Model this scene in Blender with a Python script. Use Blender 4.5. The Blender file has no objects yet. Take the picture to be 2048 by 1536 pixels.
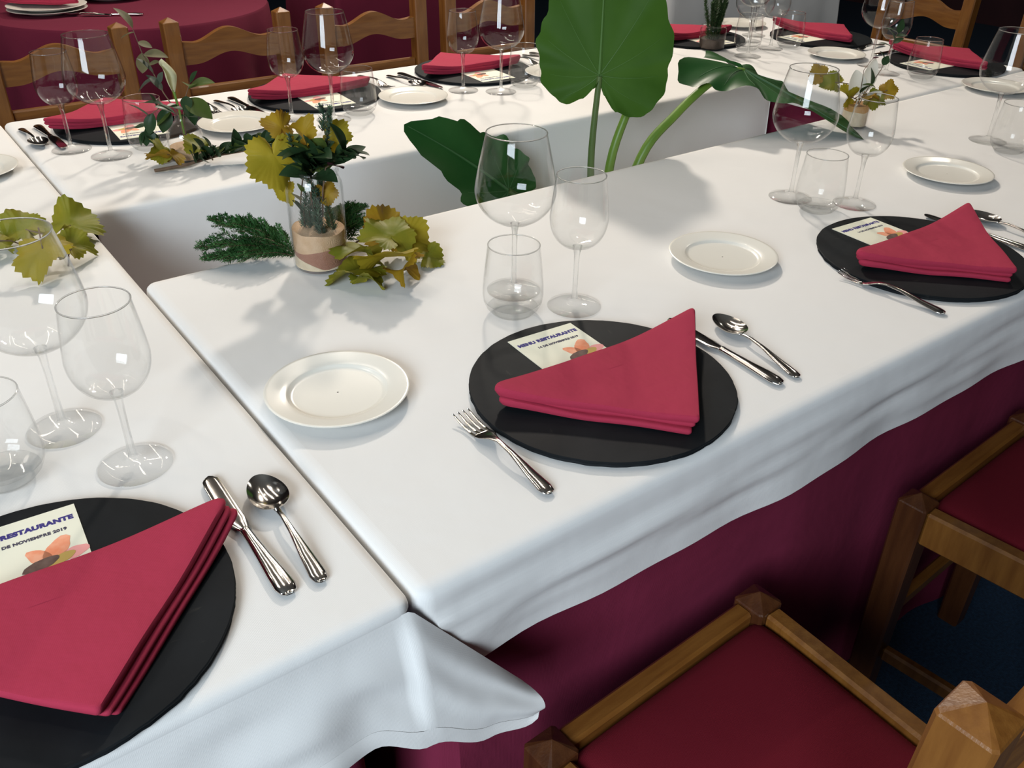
import bpy, math, random
from mathutils import Vector, Matrix, Euler
from math import sin, cos, pi, radians

# ------------------------------------------------------------------ camera, world, lights, exposure
scene = bpy.context.scene
COL = scene.collection
T = 0.75                                   # height of the white cloth on the tables

cam_d = bpy.data.cameras.new('camera')
cam = bpy.data.objects.new('camera', cam_d)
COL.objects.link(cam)
cam_d.sensor_width = 36.0
cam_d.lens = 36.0 * 1789.84 / 2048.0
cam_d.clip_start = 0.02
yaw, pitch, roll = radians(37.0247), radians(32.0077), radians(1.1651)
fw = Vector((sin(yaw) * cos(pitch), cos(yaw) * cos(pitch), -sin(pitch)))
rt = Vector((cos(yaw), -sin(yaw), 0))
up = rt.cross(fw)
rt2 = rt * cos(roll) + up * sin(roll)
up2 = -rt * sin(roll) + up * cos(roll)
m = Matrix((rt2, up2, -fw)).transposed().to_4x4()
m.translation = Vector((-0.2741, -0.4957, T + 0.5743))
cam.matrix_world = m
scene.camera = cam

world = bpy.data.worlds.new('world')
scene.world = world
world.use_nodes = True
bg = world.node_tree.nodes['Background']
bg.inputs['Color'].default_value = (0.9, 0.95, 1.0, 1)
bg.inputs['Strength'].default_value = 0.0

def area_light(name, loc, target, sx, sy, power, color, spread=180):
    d = bpy.data.lights.new(name, 'AREA')
    d.shape = 'RECTANGLE'
    d.size, d.size_y = sx, sy
    d.energy = power
    d.color = color
    d.spread = radians(spread)
    o = bpy.data.objects.new(name, d)
    COL.objects.link(o)
    o.location = loc
    dr = Vector(target) - Vector(loc)
    o.rotation_euler = dr.to_track_quat('-Z', 'Y').to_euler()
    return o

# rows of long ceiling tubes over the middle of the room
for tx in (-0.7, 0.3, 1.3):
    area_light('ceiling_tube_light', (tx, 2.5, 3.02), (tx, 2.5, 0), 0.05, 2.6, 7.5, (1.0, 0.88, 0.75))
# ceiling downlights; the strongest throws the leaf shadow on the near table
area_light('ceiling_downlight', (2.4, 3.35, 3.02), (0.7, 0.7, 0.75), 0.24, 0.24, 24, (1.0, 0.89, 0.77), 110)
for dx, dy, dp in ((-0.9, 1.6, 3), (0.2, 2.9, 2), (1.9, 1.9, 1.5), (-1.8, 2.8, 2), (0.9, 2.2, 1.5), (4.2, 1.6, 7)):  # last lamp is added, to brighten the white draped table
    area_light('ceiling_downlight', (dx, dy, 3.02), (dx, dy, 0), 0.06, 0.06, dp, (1.0, 0.92, 0.8))
# daylight from the window on the camera's side of the room
area_light('window_daylight', (-2.1, -1.3, 1.95), (0.1, 0.3, 0.75), 1.5, 1.2, 60, (0.80, 0.91, 1.0))

scene.view_settings.view_transform = 'Standard'
scene.view_settings.look = 'None'
scene.view_settings.gamma = 1.0
scene.view_settings.use_curve_mapping = False
scene.view_settings.exposure = 0.74
scene.cycles.transparent_max_bounces = 40
scene.cycles.max_bounces = 9
scene.cycles.diffuse_bounces = 3
scene.cycles.glossy_bounces = 3
scene.cycles.transmission_bounces = 8
scene.cycles.caustics_reflective = False
scene.cycles.caustics_refractive = False
scene.cycles.sample_clamp_indirect = 4.0

# ------------------------------------------------------------------ materials
def newmat(name):
    mt = bpy.data.materials.new(name)
    mt.use_nodes = True
    nt = mt.node_tree
    return mt, nt, nt.nodes, nt.links, nt.nodes['Principled BSDF']

def mat(name, col, rough=0.6, metal=0.0, col2=None, scale=20.0, stretch=(1, 1, 1), bump=0.0, bscale=200.0,
        spec=0.5, detail=4.0, lo=0.35, hi=0.65, coat=0.0, subsurf=0.0, bstretch=(1, 1, 1)):
    mt, nt, N, L, b = newmat(name)
    b.inputs['Base Color'].default_value = (*col, 1)
    b.inputs['Roughness'].default_value = rough
    b.inputs['Metallic'].default_value = metal
    b.inputs['Specular IOR Level'].default_value = spec
    b.inputs['Coat Weight'].default_value = coat
    tc = N.new('ShaderNodeTexCoord')
    if col2 is not None:
        mp = N.new('ShaderNodeMapping')
        mp.inputs['Scale'].default_value = stretch
        L.new(tc.outputs['Object'], mp.inputs['Vector'])
        nz = N.new('ShaderNodeTexNoise')
        nz.inputs['Scale'].default_value = scale
        nz.inputs['Detail'].default_value = detail
        L.new(mp.outputs['Vector'], nz.inputs['Vector'])
        cr = N.new('ShaderNodeValToRGB')
        cr.color_ramp.elements[0].position = lo
        cr.color_ramp.elements[1].position = hi
        cr.color_ramp.elements[0].color = (*col, 1)
        cr.color_ramp.elements[1].color = (*col2, 1)
        L.new(nz.outputs['Fac'], cr.inputs['Fac'])
        L.new(cr.outputs['Color'], b.inputs['Base Color'])
    if bump > 0:
        mp2 = N.new('ShaderNodeMapping')
        mp2.inputs['Scale'].default_value = bstretch
        L.new(tc.outputs['Object'], mp2.inputs['Vector'])
        n2 = N.new('ShaderNodeTexNoise')
        n2.inputs['Scale'].default_value = bscale
        n2.inputs['Detail'].default_value = 3
        L.new(mp2.outputs['Vector'], n2.inputs['Vector'])
        bp = N.new('ShaderNodeBump')
        bp.inputs['Strength'].default_value = bump
        bp.inputs['Distance'].default_value = 0.002
        L.new(n2.outputs['Fac'], bp.inputs['Height'])
        L.new(bp.outputs['Normal'], b.inputs['Normal'])
    return mt

def cloth_mat(name, col, col2, weave=0.25, wrinkle=0.35, rough=0.9, wscale=7.0):
    mt, nt, N, L, b = newmat(name)
    b.inputs['Roughness'].default_value = rough
    b.inputs['Specular IOR Level'].default_value = 0.25
    tc = N.new('ShaderNodeTexCoord')
    nz = N.new('ShaderNodeTexNoise')
    nz.inputs['Scale'].default_value = 5
    nz.inputs['Detail'].default_value = 5
    L.new(tc.outputs['Object'], nz.inputs['Vector'])
    cr = N.new('ShaderNodeValToRGB')
    cr.color_ramp.elements[0].color = (*col, 1)
    cr.color_ramp.elements[1].color = (*col2, 1)
    L.new(nz.outputs['Fac'], cr.inputs['Fac'])
    L.new(cr.outputs['Color'], b.inputs['Base Color'])
    w1 = N.new('ShaderNodeTexWave'); w1.bands_direction = 'X'; w1.inputs['Scale'].default_value = 260
    w2 = N.new('ShaderNodeTexWave'); w2.bands_direction = 'Y'; w2.inputs['Scale'].default_value = 260
    for w in (w1, w2):
        w.inputs['Distortion'].default_value = 2.5; w.inputs['Detail'].default_value = 3
        L.new(tc.outputs['Object'], w.inputs['Vector'])
    ml = N.new('ShaderNodeMath'); ml.operation = 'MULTIPLY'
    L.new(w1.outputs['Fac'], ml.inputs[0]); L.new(w2.outputs['Fac'], ml.inputs[1])
    bp = N.new('ShaderNodeBump'); bp.inputs['Strength'].default_value = weave; bp.inputs['Distance'].default_value = 0.0008
    L.new(ml.outputs[0], bp.inputs['Height'])
    n2 = N.new('ShaderNodeTexNoise'); n2.inputs['Scale'].default_value = wscale; n2.inputs['Detail'].default_value = 3
    L.new(tc.outputs['Object'], n2.inputs['Vector'])
    bp2 = N.new('ShaderNodeBump'); bp2.inputs['Strength'].default_value = wrinkle; bp2.inputs['Distance'].default_value = 0.01
    L.new(n2.outputs['Fac'], bp2.inputs['Height'])
    L.new(bp.outputs['Normal'], bp2.inputs['Normal'])
    L.new(bp2.outputs['Normal'], b.inputs['Normal'])
    return mt

def thin_glass(name, tint=(0.992, 0.994, 0.994), ior=1.5):
    mt = bpy.data.materials.new(name); mt.use_nodes = True
    nt = mt.node_tree; N = nt.nodes; L = nt.links
    N.remove(N['Principled BSDF'])
    out = N['Material Output']
    tr = N.new('ShaderNodeBsdfTransparent'); tr.inputs['Color'].default_value = (*tint, 1)
    gl = N.new('ShaderNodeBsdfGlossy'); gl.inputs['Roughness'].default_value = 0.015
    fr = N.new('ShaderNodeLayerWeight'); fr.inputs['Blend'].default_value = 0.5
    pw = N.new('ShaderNodeMath'); pw.operation = 'POWER'; pw.inputs[1].default_value = 5.0
    L.new(fr.outputs['Facing'], pw.inputs[0])
    mr = N.new('ShaderNodeMath'); mr.operation = 'MULTIPLY_ADD'
    mr.inputs[1].default_value = 0.75; mr.inputs[2].default_value = 0.026
    L.new(pw.outputs[0], mr.inputs[0])
    mx = N.new('ShaderNodeMixShader')
    L.new(mr.outputs[0], mx.inputs['Fac']); L.new(tr.outputs[0], mx.inputs[1]); L.new(gl.outputs[0], mx.inputs[2])
    L.new(mx.outputs[0], out.inputs['Surface'])
    return mt

def solid_glass(name, keep=0.22):
    mt = bpy.data.materials.new(name); mt.use_nodes = True
    nt = mt.node_tree; N = nt.nodes; L = nt.links
    N.remove(N['Principled BSDF'])
    out = N['Material Output']
    tr = N.new('ShaderNodeBsdfTransparent'); tr.inputs['Color'].default_value = (0.97, 0.975, 0.975, 1)
    g = N.new('ShaderNodeBsdfGlass'); g.inputs['IOR'].default_value = 1.48; g.inputs['Roughness'].default_value = 0.0
    mx = N.new('ShaderNodeMixShader'); mx.inputs['Fac'].default_value = keep
    L.new(tr.outputs[0], mx.inputs[1]); L.new(g.outputs[0], mx.inputs[2]); L.new(mx.outputs[0], out.inputs['Surface'])
    return mt

def leaf_mat(name, col, col2, scale=25, rough=0.55, trans=0.18, spots=None, edge=None):
    mt, nt, N, L, b = newmat(name)
    b.inputs['Roughness'].default_value = rough
    b.inputs['Specular IOR Level'].default_value = 0.18
    tc = N.new('ShaderNodeTexCoord')
    nz = N.new('ShaderNodeTexNoise'); nz.inputs['Scale'].default_value = scale; nz.inputs['Detail'].default_value = 4
    L.new(tc.outputs['Object'], nz.inputs['Vector'])
    cr = N.new('ShaderNodeValToRGB')
    e = cr.color_ramp.elements
    e[0].position = 0.3; e[1].position = 0.65
    e[0].color = (*col, 1); e[1].color = (*col2, 1)
    if spots:
        x = e.new(0.74); x.color = (*spots, 1)
    L.new(nz.outputs['Fac'], cr.inputs['Fac'])
    L.new(cr.outputs['Color'], b.inputs['Base Color'])
    n2 = N.new('ShaderNodeTexNoise'); n2.inputs['Scale'].default_value = scale * 4
    L.new(tc.outputs['Object'], n2.inputs['Vector'])
    bp = N.new('ShaderNodeBump'); bp.inputs['Strength'].default_value = 0.3; bp.inputs['Distance'].default_value = 0.001
    L.new(n2.outputs['Fac'], bp.inputs['Height']); L.new(bp.outputs['Normal'], b.inputs['Normal'])
    tl = N.new('ShaderNodeBsdfTranslucent')
    L.new(cr.outputs['Color'], tl.inputs['Color'])
    mx = N.new('ShaderNodeMixShader'); mx.inputs['Fac'].default_value = trans
    L.new(b.outputs[0], mx.inputs[1]); L.new(tl.outputs[0], mx.inputs[2])
    L.new(mx.outputs[0], N['Material Output'].inputs['Surface'])
    return mt

M = {}
M['linen'] = cloth_mat('white_linen', (0.78, 0.775, 0.76), (0.82, 0.815, 0.80), weave=0.08)
M['burgundy'] = cloth_mat('burgundy_cloth', (0.19, 0.017, 0.050), (0.22, 0.021, 0.058), wrinkle=0.5)
M['napkin'] = cloth_mat('crimson_napkin', (0.36, 0.026, 0.060), (0.40, 0.032, 0.070), weave=0.10, wrinkle=0.30, wscale=25)
M['seat'] = cloth_mat('seat_fabric', (0.15, 0.005, 0.014), (0.18, 0.007, 0.018), weave=0.5, wrinkle=0.2)
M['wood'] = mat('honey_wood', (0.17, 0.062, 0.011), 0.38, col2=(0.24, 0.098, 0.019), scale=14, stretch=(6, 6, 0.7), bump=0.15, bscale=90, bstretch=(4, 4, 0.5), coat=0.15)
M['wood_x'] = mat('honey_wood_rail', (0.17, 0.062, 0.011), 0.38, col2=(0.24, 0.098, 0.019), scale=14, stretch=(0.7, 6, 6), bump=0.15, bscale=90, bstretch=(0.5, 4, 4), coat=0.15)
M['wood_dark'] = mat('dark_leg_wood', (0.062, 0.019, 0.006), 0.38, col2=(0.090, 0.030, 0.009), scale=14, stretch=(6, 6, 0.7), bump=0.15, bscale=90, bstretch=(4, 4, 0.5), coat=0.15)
M['porcelain'] = mat('cream_porcelain', (0.80, 0.78, 0.71), 0.22, spec=0.5)
M['steel'] = mat('polished_steel', (0.62, 0.60, 0.57), 0.13, metal=1.0)
M['paper'] = mat('cream_paper', (0.84, 0.83, 0.68), 0.8)
M['ink_blue'] = mat('blue_ink', (0.035, 0.025, 0.20), 0.8)
M['ink_dark'] = mat('dark_ink', (0.06, 0.055, 0.09), 0.8)
M['petal_orange'] = mat('orange_print', (0.85, 0.27, 0.13), 0.8, col2=(0.9, 0.42, 0.26), scale=60)
M['petal_pink'] = mat('pink_print', (0.88, 0.38, 0.36), 0.8)
M['petal_ochre'] = mat('ochre_print', (0.55, 0.38, 0.10), 0.8)
M['print_brown'] = mat('brown_print', (0.10, 0.055, 0.045), 0.8, col2=(0.16, 0.10, 0.08), scale=120)
M['glass'] = thin_glass('clear_glass')
M['glass_solid'] = solid_glass('stem_glass', 0.40)
M['glass_rim'] = solid_glass('rim_glass', 0.75)
M['glass_base'] = solid_glass('base_glass', 0.13)
M['sand_cream'] = mat('cream_sand', (0.66, 0.53, 0.36), 0.95, col2=(0.74, 0.62, 0.45), scale=90, bump=0.6, bscale=600)
M['sand_mauve'] = mat('mauve_sand', (0.33, 0.155, 0.10), 0.95, col2=(0.38, 0.19, 0.13), scale=90, bump=0.6, bscale=600)
M['sand_beige'] = mat('beige_sand', (0.56, 0.36, 0.21), 0.95, col2=(0.64, 0.44, 0.28), scale=60, bump=0.6, bscale=600)
M['sand_ochre'] = mat('ochre_sand', (0.50, 0.25, 0.07), 0.95, col2=(0.58, 0.32, 0.11), scale=60, bump=0.6, bscale=600)
M['soil'] = mat('dark_soil', (0.04, 0.025, 0.015), 0.95, col2=(0.07, 0.045, 0.03), scale=60, bump=0.8, bscale=200)
M['pot'] = mat('dark_pot', (0.05, 0.045, 0.04), 0.5)
M['twig'] = mat('brown_twig', (0.10, 0.06, 0.035), 0.8, col2=(0.16, 0.10, 0.06), scale=60)
M['gold'] = leaf_mat('yellow_vine_leaf', (0.27, 0.225, 0.014), (0.35, 0.265, 0.020), spots=(0.22, 0.11, 0.015))
M['gold_green'] = leaf_mat('yellow_green_vine_leaf', (0.165, 0.19, 0.016), (0.26, 0.23, 0.020), spots=(0.18, 0.11, 0.015))
M['gold_brown'] = leaf_mat('browned_vine_leaf', (0.34, 0.23, 0.015), (0.27, 0.15, 0.015), spots=(0.22, 0.07, 0.02), scale=32)
M['euc'] = leaf_mat('dark_evergreen_leaf', (0.018, 0.045, 0.018), (0.035, 0.07, 0.028), rough=0.4, trans=0.12)
M['euc_olive'] = leaf_mat('olive_leaf', (0.06, 0.095, 0.02), (0.10, 0.14, 0.035), rough=0.4, trans=0.2)
M['euc_pale'] = leaf_mat('pale_dry_leaf', (0.13, 0.125, 0.06), (0.19, 0.17, 0.10), rough=0.6, trans=0.2)
M['euc_grey'] = leaf_mat('grey_green_leaf', (0.055, 0.075, 0.055), (0.085, 0.105, 0.08), rough=0.5, trans=0.15)
M['plum'] = leaf_mat('plum_leaf', (0.05, 0.015, 0.025), (0.08, 0.025, 0.035), rough=0.5, trans=0.1)
M['cypress'] = leaf_mat('cypress_green', (0.028, 0.105, 0.030), (0.065, 0.165, 0.050), scale=30, rough=0.6, trans=0.1)
M['rosemary'] = leaf_mat('rosemary_green', (0.06, 0.12, 0.075), (0.10, 0.17, 0.11), scale=60, rough=0.6, trans=0.1)
M['rosemary_dark'] = leaf_mat('dark_rosemary_green', (0.025, 0.06, 0.02), (0.05, 0.10, 0.035), scale=60, rough=0.6, trans=0.1)
M['white_petal'] = leaf_mat('white_petal', (0.72, 0.70, 0.60), (0.76, 0.74, 0.66), rough=0.6, trans=0.25)
M['calla'] = leaf_mat('calla_petal', (0.50, 0.50, 0.30), (0.66, 0.64, 0.44), rough=0.5, trans=0.2)
M['big_leaf'] = leaf_mat('elephant_ear_green', (0.034, 0.095, 0.010), (0.046, 0.118, 0.015), scale=9, rough=0.55, trans=0.25)
M['big_leaf_dark'] = leaf_mat('elephant_ear_dark_green', (0.014, 0.070, 0.016), (0.024, 0.092, 0.022), scale=9, rough=0.42, trans=0.12)
M['rib'] = mat('leaf_rib', (0.060, 0.150, 0.022), 0.6)
M['rib_dark'] = mat('dark_leaf_rib', (0.028, 0.105, 0.028), 0.6)
M['petiole'] = mat('green_petiole', (0.10, 0.20, 0.022), 0.4, col2=(0.16, 0.27, 0.035), scale=12, stretch=(1, 1, 0.2))
M['petiole_dark'] = mat('dark_green_petiole', (0.05, 0.10, 0.025), 0.4, col2=(0.09, 0.15, 0.04), scale=12, stretch=(1, 1, 0.2))
M['carpet'] = mat('blue_carpet', (0.005, 0.018, 0.040), 0.95, col2=(0.010, 0.036, 0.076), scale=160, bump=0.6, bscale=400)
M['wall_paint'] = mat('dark_wine_wall', (0.035, 0.008, 0.012), 0.8, col2=(0.05, 0.012, 0.016), scale=4)
M['ceiling_paint'] = mat('grey_ceiling', (0.25, 0.24, 0.22), 0.9, bump=0.1)
M['burgundy_dimmed'] = cloth_mat('burgundy_cloth_dimmed', (0.125, 0.010, 0.030), (0.15, 0.013, 0.036), wrinkle=0.5)  # burgundy cloth again, dimmer light on the far tables put into its colour

def slate_material():
    mt, nt, N, L, b = newmat('black_slate')
    b.inputs['Roughness'].default_value = 0.65
    b.inputs['Specular IOR Level'].default_value = 0.1
    tc = N.new('ShaderNodeTexCoord')
    nz = N.new('ShaderNodeTexNoise'); nz.inputs['Scale'].default_value = 12; nz.inputs['Detail'].default_value = 8
    L.new(tc.outputs['Object'], nz.inputs['Vector'])
    cr = N.new('ShaderNodeValToRGB')
    e = cr.color_ramp.elements
    e[0].position = 0.3; e[0].color = (0.006, 0.0075, 0.009, 1)
    e[1].position = 0.72; e[1].color = (0.012, 0.0145, 0.017, 1)
    L.new(nz.outputs['Fac'], cr.inputs['Fac'])
    mp = N.new('ShaderNodeMapping'); mp.inputs['Scale'].default_value = (14, 60, 1); mp.inputs['Rotation'].default_value = (0, 0, 0.6)
    L.new(tc.outputs['Object'], mp.inputs['Vector'])
    vz = N.new('ShaderNodeTexNoise'); vz.inputs['Scale'].default_value = 1.6; vz.inputs['Detail'].default_value = 6
    L.new(mp.outputs['Vector'], vz.inputs['Vector'])
    c2 = N.new('ShaderNodeValToRGB'); c2.color_ramp.elements[0].position = 0.67; c2.color_ramp.elements[1].position = 0.78
    L.new(vz.outputs['Fac'], c2.inputs['Fac'])
    mx = N.new('ShaderNodeMix'); mx.data_type = 'RGBA'
    mx.inputs[7].default_value = (0.035, 0.035, 0.032, 1)
    L.new(c2.outputs['Color'], mx.inputs[0]); L.new(cr.outputs['Color'], mx.inputs[6])
    L.new(mx.outputs[2], b.inputs['Base Color'])
    bp = N.new('ShaderNodeBump'); bp.inputs['Strength'].default_value = 0.25; bp.inputs['Distance'].default_value = 0.002
    n3 = N.new('ShaderNodeTexNoise'); n3.inputs['Scale'].default_value = 40; n3.inputs['Detail'].default_value = 6
    L.new(tc.outputs['Object'], n3.inputs['Vector']); L.new(n3.outputs['Fac'], bp.inputs['Height']); L.new(bp.outputs['Normal'], b.inputs['Normal'])
    return mt
M['slate'] = slate_material()

# ------------------------------------------------------------------ helpers
class MB:
    """collects vertices and faces for one mesh"""
    def __init__(s): s.v = []; s.f = []
    def add(s, vs, fs):
        o = len(s.v); s.v += [tuple(x) for x in vs]; s.f += [tuple(i + o for i in f) for f in fs]
    def mesh(s, name, material, smooth=True, angle=None):
        me = bpy.data.meshes.new(name)
        me.from_pydata(s.v, [], s.f)
        me.validate(); me.update()
        if material is not None: me.materials.append(M[material] if isinstance(material, str) else material)
        if smooth: me.polygons.foreach_set('use_smooth', [True] * len(me.polygons))
        if smooth and angle: me.set_sharp_from_angle(angle=radians(angle))
        return me
    def build(s, name, material, parent=None, smooth=True, angle=35):
        return link(name, s.mesh(name, material, smooth, angle), parent)

def link(name, me, parent=None, loc=None, rot=None):
    o = bpy.data.objects.new(name, me)
    COL.objects.link(o)
    if parent: o.parent = parent
    if loc: o.location = loc
    if rot: o.rotation_euler = rot
    return o

def tag(o, label, cat, group=None):
    o['label'] = label; o['category'] = cat
    if group: o['group'] = group
    return o

def empty(name, loc=(0, 0, 0), rz=0.0):
    o = bpy.data.objects.new(name, None)
    o.empty_display_size = 0.02
    COL.objects.link(o); o.location = loc; o.rotation_euler = (0, 0, rz)
    return o

def copy_tree(o, parent=None):
    c = o.copy(); COL.objects.link(c); c.parent = parent
    for ch in o.children: copy_tree(ch, c)
    return c

def struct(o): o['kind'] = 'structure'; return o

def lathe(mb, prof, n=48, cx=0, cy=0, z0=0, cap0=False, cap1=False):
    vs = []
    for r, z in prof:
        for k in range(n):
            a = 2 * pi * k / n
            vs.append((cx + r * cos(a), cy + r * sin(a), z0 + z))
    fs = []
    for i in range(len(prof) - 1):
        for k in range(n):
            k2 = (k + 1) % n
            fs.append((i * n + k, i * n + k2, (i + 1) * n + k2, (i + 1) * n + k))
    if cap0: fs.append(tuple(reversed(range(n))))
    if cap1: fs.append(tuple((len(prof) - 1) * n + k for k in range(n)))
    mb.add(vs, fs)

def tube(mb, pts, rad, n=8, caps=True):
    pts = [Vector(p) for p in pts]
    if not hasattr(rad, '__len__'): rad = [rad] * len(pts)
    vs = []; fs = []; ref = None
    for i, p in enumerate(pts):
        d = (pts[min(i + 1, len(pts) - 1)] - pts[max(i - 1, 0)])
        d = d.normalized() if d.length > 1e-9 else Vector((0, 0, 1))
        if ref is None: ref = Vector((1, 0, 0)) if abs(d.x) < 0.8 else Vector((0, 1, 0))
        a = (ref - d * ref.dot(d)).normalized(); b = d.cross(a); ref = a
        for k in range(n):
            t = 2 * pi * k / n
            vs.append(p + (a * cos(t) + b * sin(t)) * rad[i])
    for i in range(len(pts) - 1):
        for k in range(n):
            k2 = (k + 1) % n
            fs.append((i * n + k, i * n + k2, (i + 1) * n + k2, (i + 1) * n + k))
    if caps:
        fs.append(tuple(reversed(range(n)))); fs.append(tuple((len(pts) - 1) * n + k for k in range(n)))
    mb.add(vs, fs)

def box(mb, x0, x1, y0, y1, z0, z1, bev=0.0):
    if bev <= 0:
        vs = [(x, y, z) for z in (z0, z1) for y in (y0, y1) for x in (x0, x1)]
        fs = [(0, 2, 3, 1), (4, 5, 7, 6), (0, 1, 5, 4), (2, 6, 7, 3), (0, 4, 6, 2), (1, 3, 7, 5)]
        mb.add(vs, fs); return
    # chamfered box: three shells of vertices
    b = bev
    vs = []; idx = {}
    for sx in (0, 1):
        for sy in (0, 1):
            for sz in (0, 1):
                X = (x0, x1)[sx]; Y = (y0, y1)[sy]; Z = (z0, z1)[sz]
                dx = b if sx == 0 else -b; dy = b if sy == 0 else -b; dz = b if sz == 0 else -b
                idx[(sx, sy, sz, 'x')] = len(vs); vs.append((X, Y + dy, Z + dz))
                idx[(sx, sy, sz, 'y')] = len(vs); vs.append((X + dx, Y, Z + dz))
                idx[(sx, sy, sz, 'z')] = len(vs); vs.append((X + dx, Y + dy, Z))
    q = [(0, 0), (1, 0), (1, 1), (0, 1)]
    fs = []
    for s in (0, 1):
        fx = [idx[(s, a, c, 'x')] for a, c in q]; fy = [idx[(a, s, c, 'y')] for a, c in q]; fz = [idx[(a, c, s, 'z')] for a, c in q]
        fs.append(tuple(fx if s else fx[::-1])); fs.append(tuple(fy[::-1] if s else fy)); fs.append(tuple(fz if s else fz[::-1]))
    for a in (0, 1):
        for c in (0, 1):
            fs.append((idx[(a, c, 0, 'x')], idx[(a, c, 1, 'x')], idx[(a, c, 1, 'y')], idx[(a, c, 0, 'y')]))
            fs.append((idx[(a, 0, c, 'x')], idx[(a, 1, c, 'x')], idx[(a, 1, c, 'z')], idx[(a, 0, c, 'z')]))
            fs.append((idx[(0, a, c, 'y')], idx[(1, a, c, 'y')], idx[(1, a, c, 'z')], idx[(0, a, c, 'z')]))
            for d in (0, 1):
                pass
    for a in (0, 1):
        for c in (0, 1):
            for d in (0, 1):
                fs.append((idx[(a, c, d, 'x')], idx[(a, c, d, 'y')], idx[(a, c, d, 'z')]))
    mb.add(vs, fs)

def lerp_table(tab, x):
    if x <= tab[0][0]: return tab[0][1]
    for (a, va), (b, vb) in zip(tab, tab[1:]):
        if x <= b:
            t = (x - a) / (b - a); t = t * t * (3 - 2 * t)
            return va + (vb - va) * t
    return tab[-1][1]

def lin_table(tab, x):
    if x <= tab[0][0]: return tab[0][1]
    for (a, va), (b, vb) in zip(tab, tab[1:]):
        if x <= b: return va + (vb - va) * (x - a) / (b - a)
    return tab[-1][1]

def grid(mb, nu, nv, fn):
    vs = [fn(i / nu, j / nv) for j in range(nv + 1) for i in range(nu + 1)]
    fs = [(j * (nu + 1) + i, j * (nu + 1) + i + 1, (j + 1) * (nu + 1) + i + 1, (j + 1) * (nu + 1) + i) for j in range(nv) for i in range(nu)]
    mb.add(vs, fs)

# ------------------------------------------------------------------ the room
RX0, RX1, RY0, RY1, RZ = -4.0, 7.5, -3.5, 8.5, 3.1
def slab(name, x0, x1, y0, y1, z0, z1, material):
    mb = MB(); box(mb, x0, x1, y0, y1, z0, z1)
    return struct(mb.build(name, material, smooth=False))
slab('floor', RX0, RX1, RY0, RY1, -0.1, 0, 'carpet')
slab('ceiling', RX0, RX1, RY0, RY1, RZ, RZ + 0.1, 'ceiling_paint')
slab('wall_far', RX0, RX1, RY1, RY1 + 0.1, 0, RZ, 'wall_paint')
slab('wall_near', RX0, RX1, RY0 - 0.1, RY0, 0, RZ, 'wall_paint')
slab('wall_left', RX0 - 0.1, RX0, RY0, RY1, 0, RZ, 'wall_paint')
slab('wall_right', RX1, RX1 + 0.1, RY0, RY1, 0, RZ, 'wall_paint')

# ------------------------------------------------------------------ cloths
def rounded_loop(x0, x1, y0, y1, rad, step):
    """points with outward normals, side tag and position, running counter-clockwise from the south-west corner"""
    L = []
    def side(ax, ay, bx, by, nx, ny, tg):
        n = max(2, int(math.hypot(bx - ax, by - ay) / step))
        for i in range(n + 1):
            t = i / n
            L.append((ax + (bx - ax) * t, ay + (by - ay) * t, nx, ny, tg, t))
    def arc(cx, cy, a0, tg):
        for i in range(1, 5):
            a = a0 + (pi / 2) * i / 5
            L.append((cx + rad * cos(a), cy + rad * sin(a), cos(a), sin(a), tg, 0))
    side(x0 + rad, y0, x1 - rad, y0, 0, -1, 's'); arc(x1 - rad, y0 + rad, -pi / 2, 'se')
    side(x1, y0 + rad, x1, y1 - rad, 1, 0, 'e'); arc(x1 - rad, y1 - rad, 0, 'ne')
    side(x1 - rad, y1, x0 + rad, y1, 0, 1, 'n'); arc(x0 + rad, y1 - rad, pi / 2, 'nw')
    side(x0, y1 - rad, x0, y0 + rad, -1, 0, 'w'); arc(x0 + rad, y0 + rad, pi, 'sw')
    return L

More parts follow.
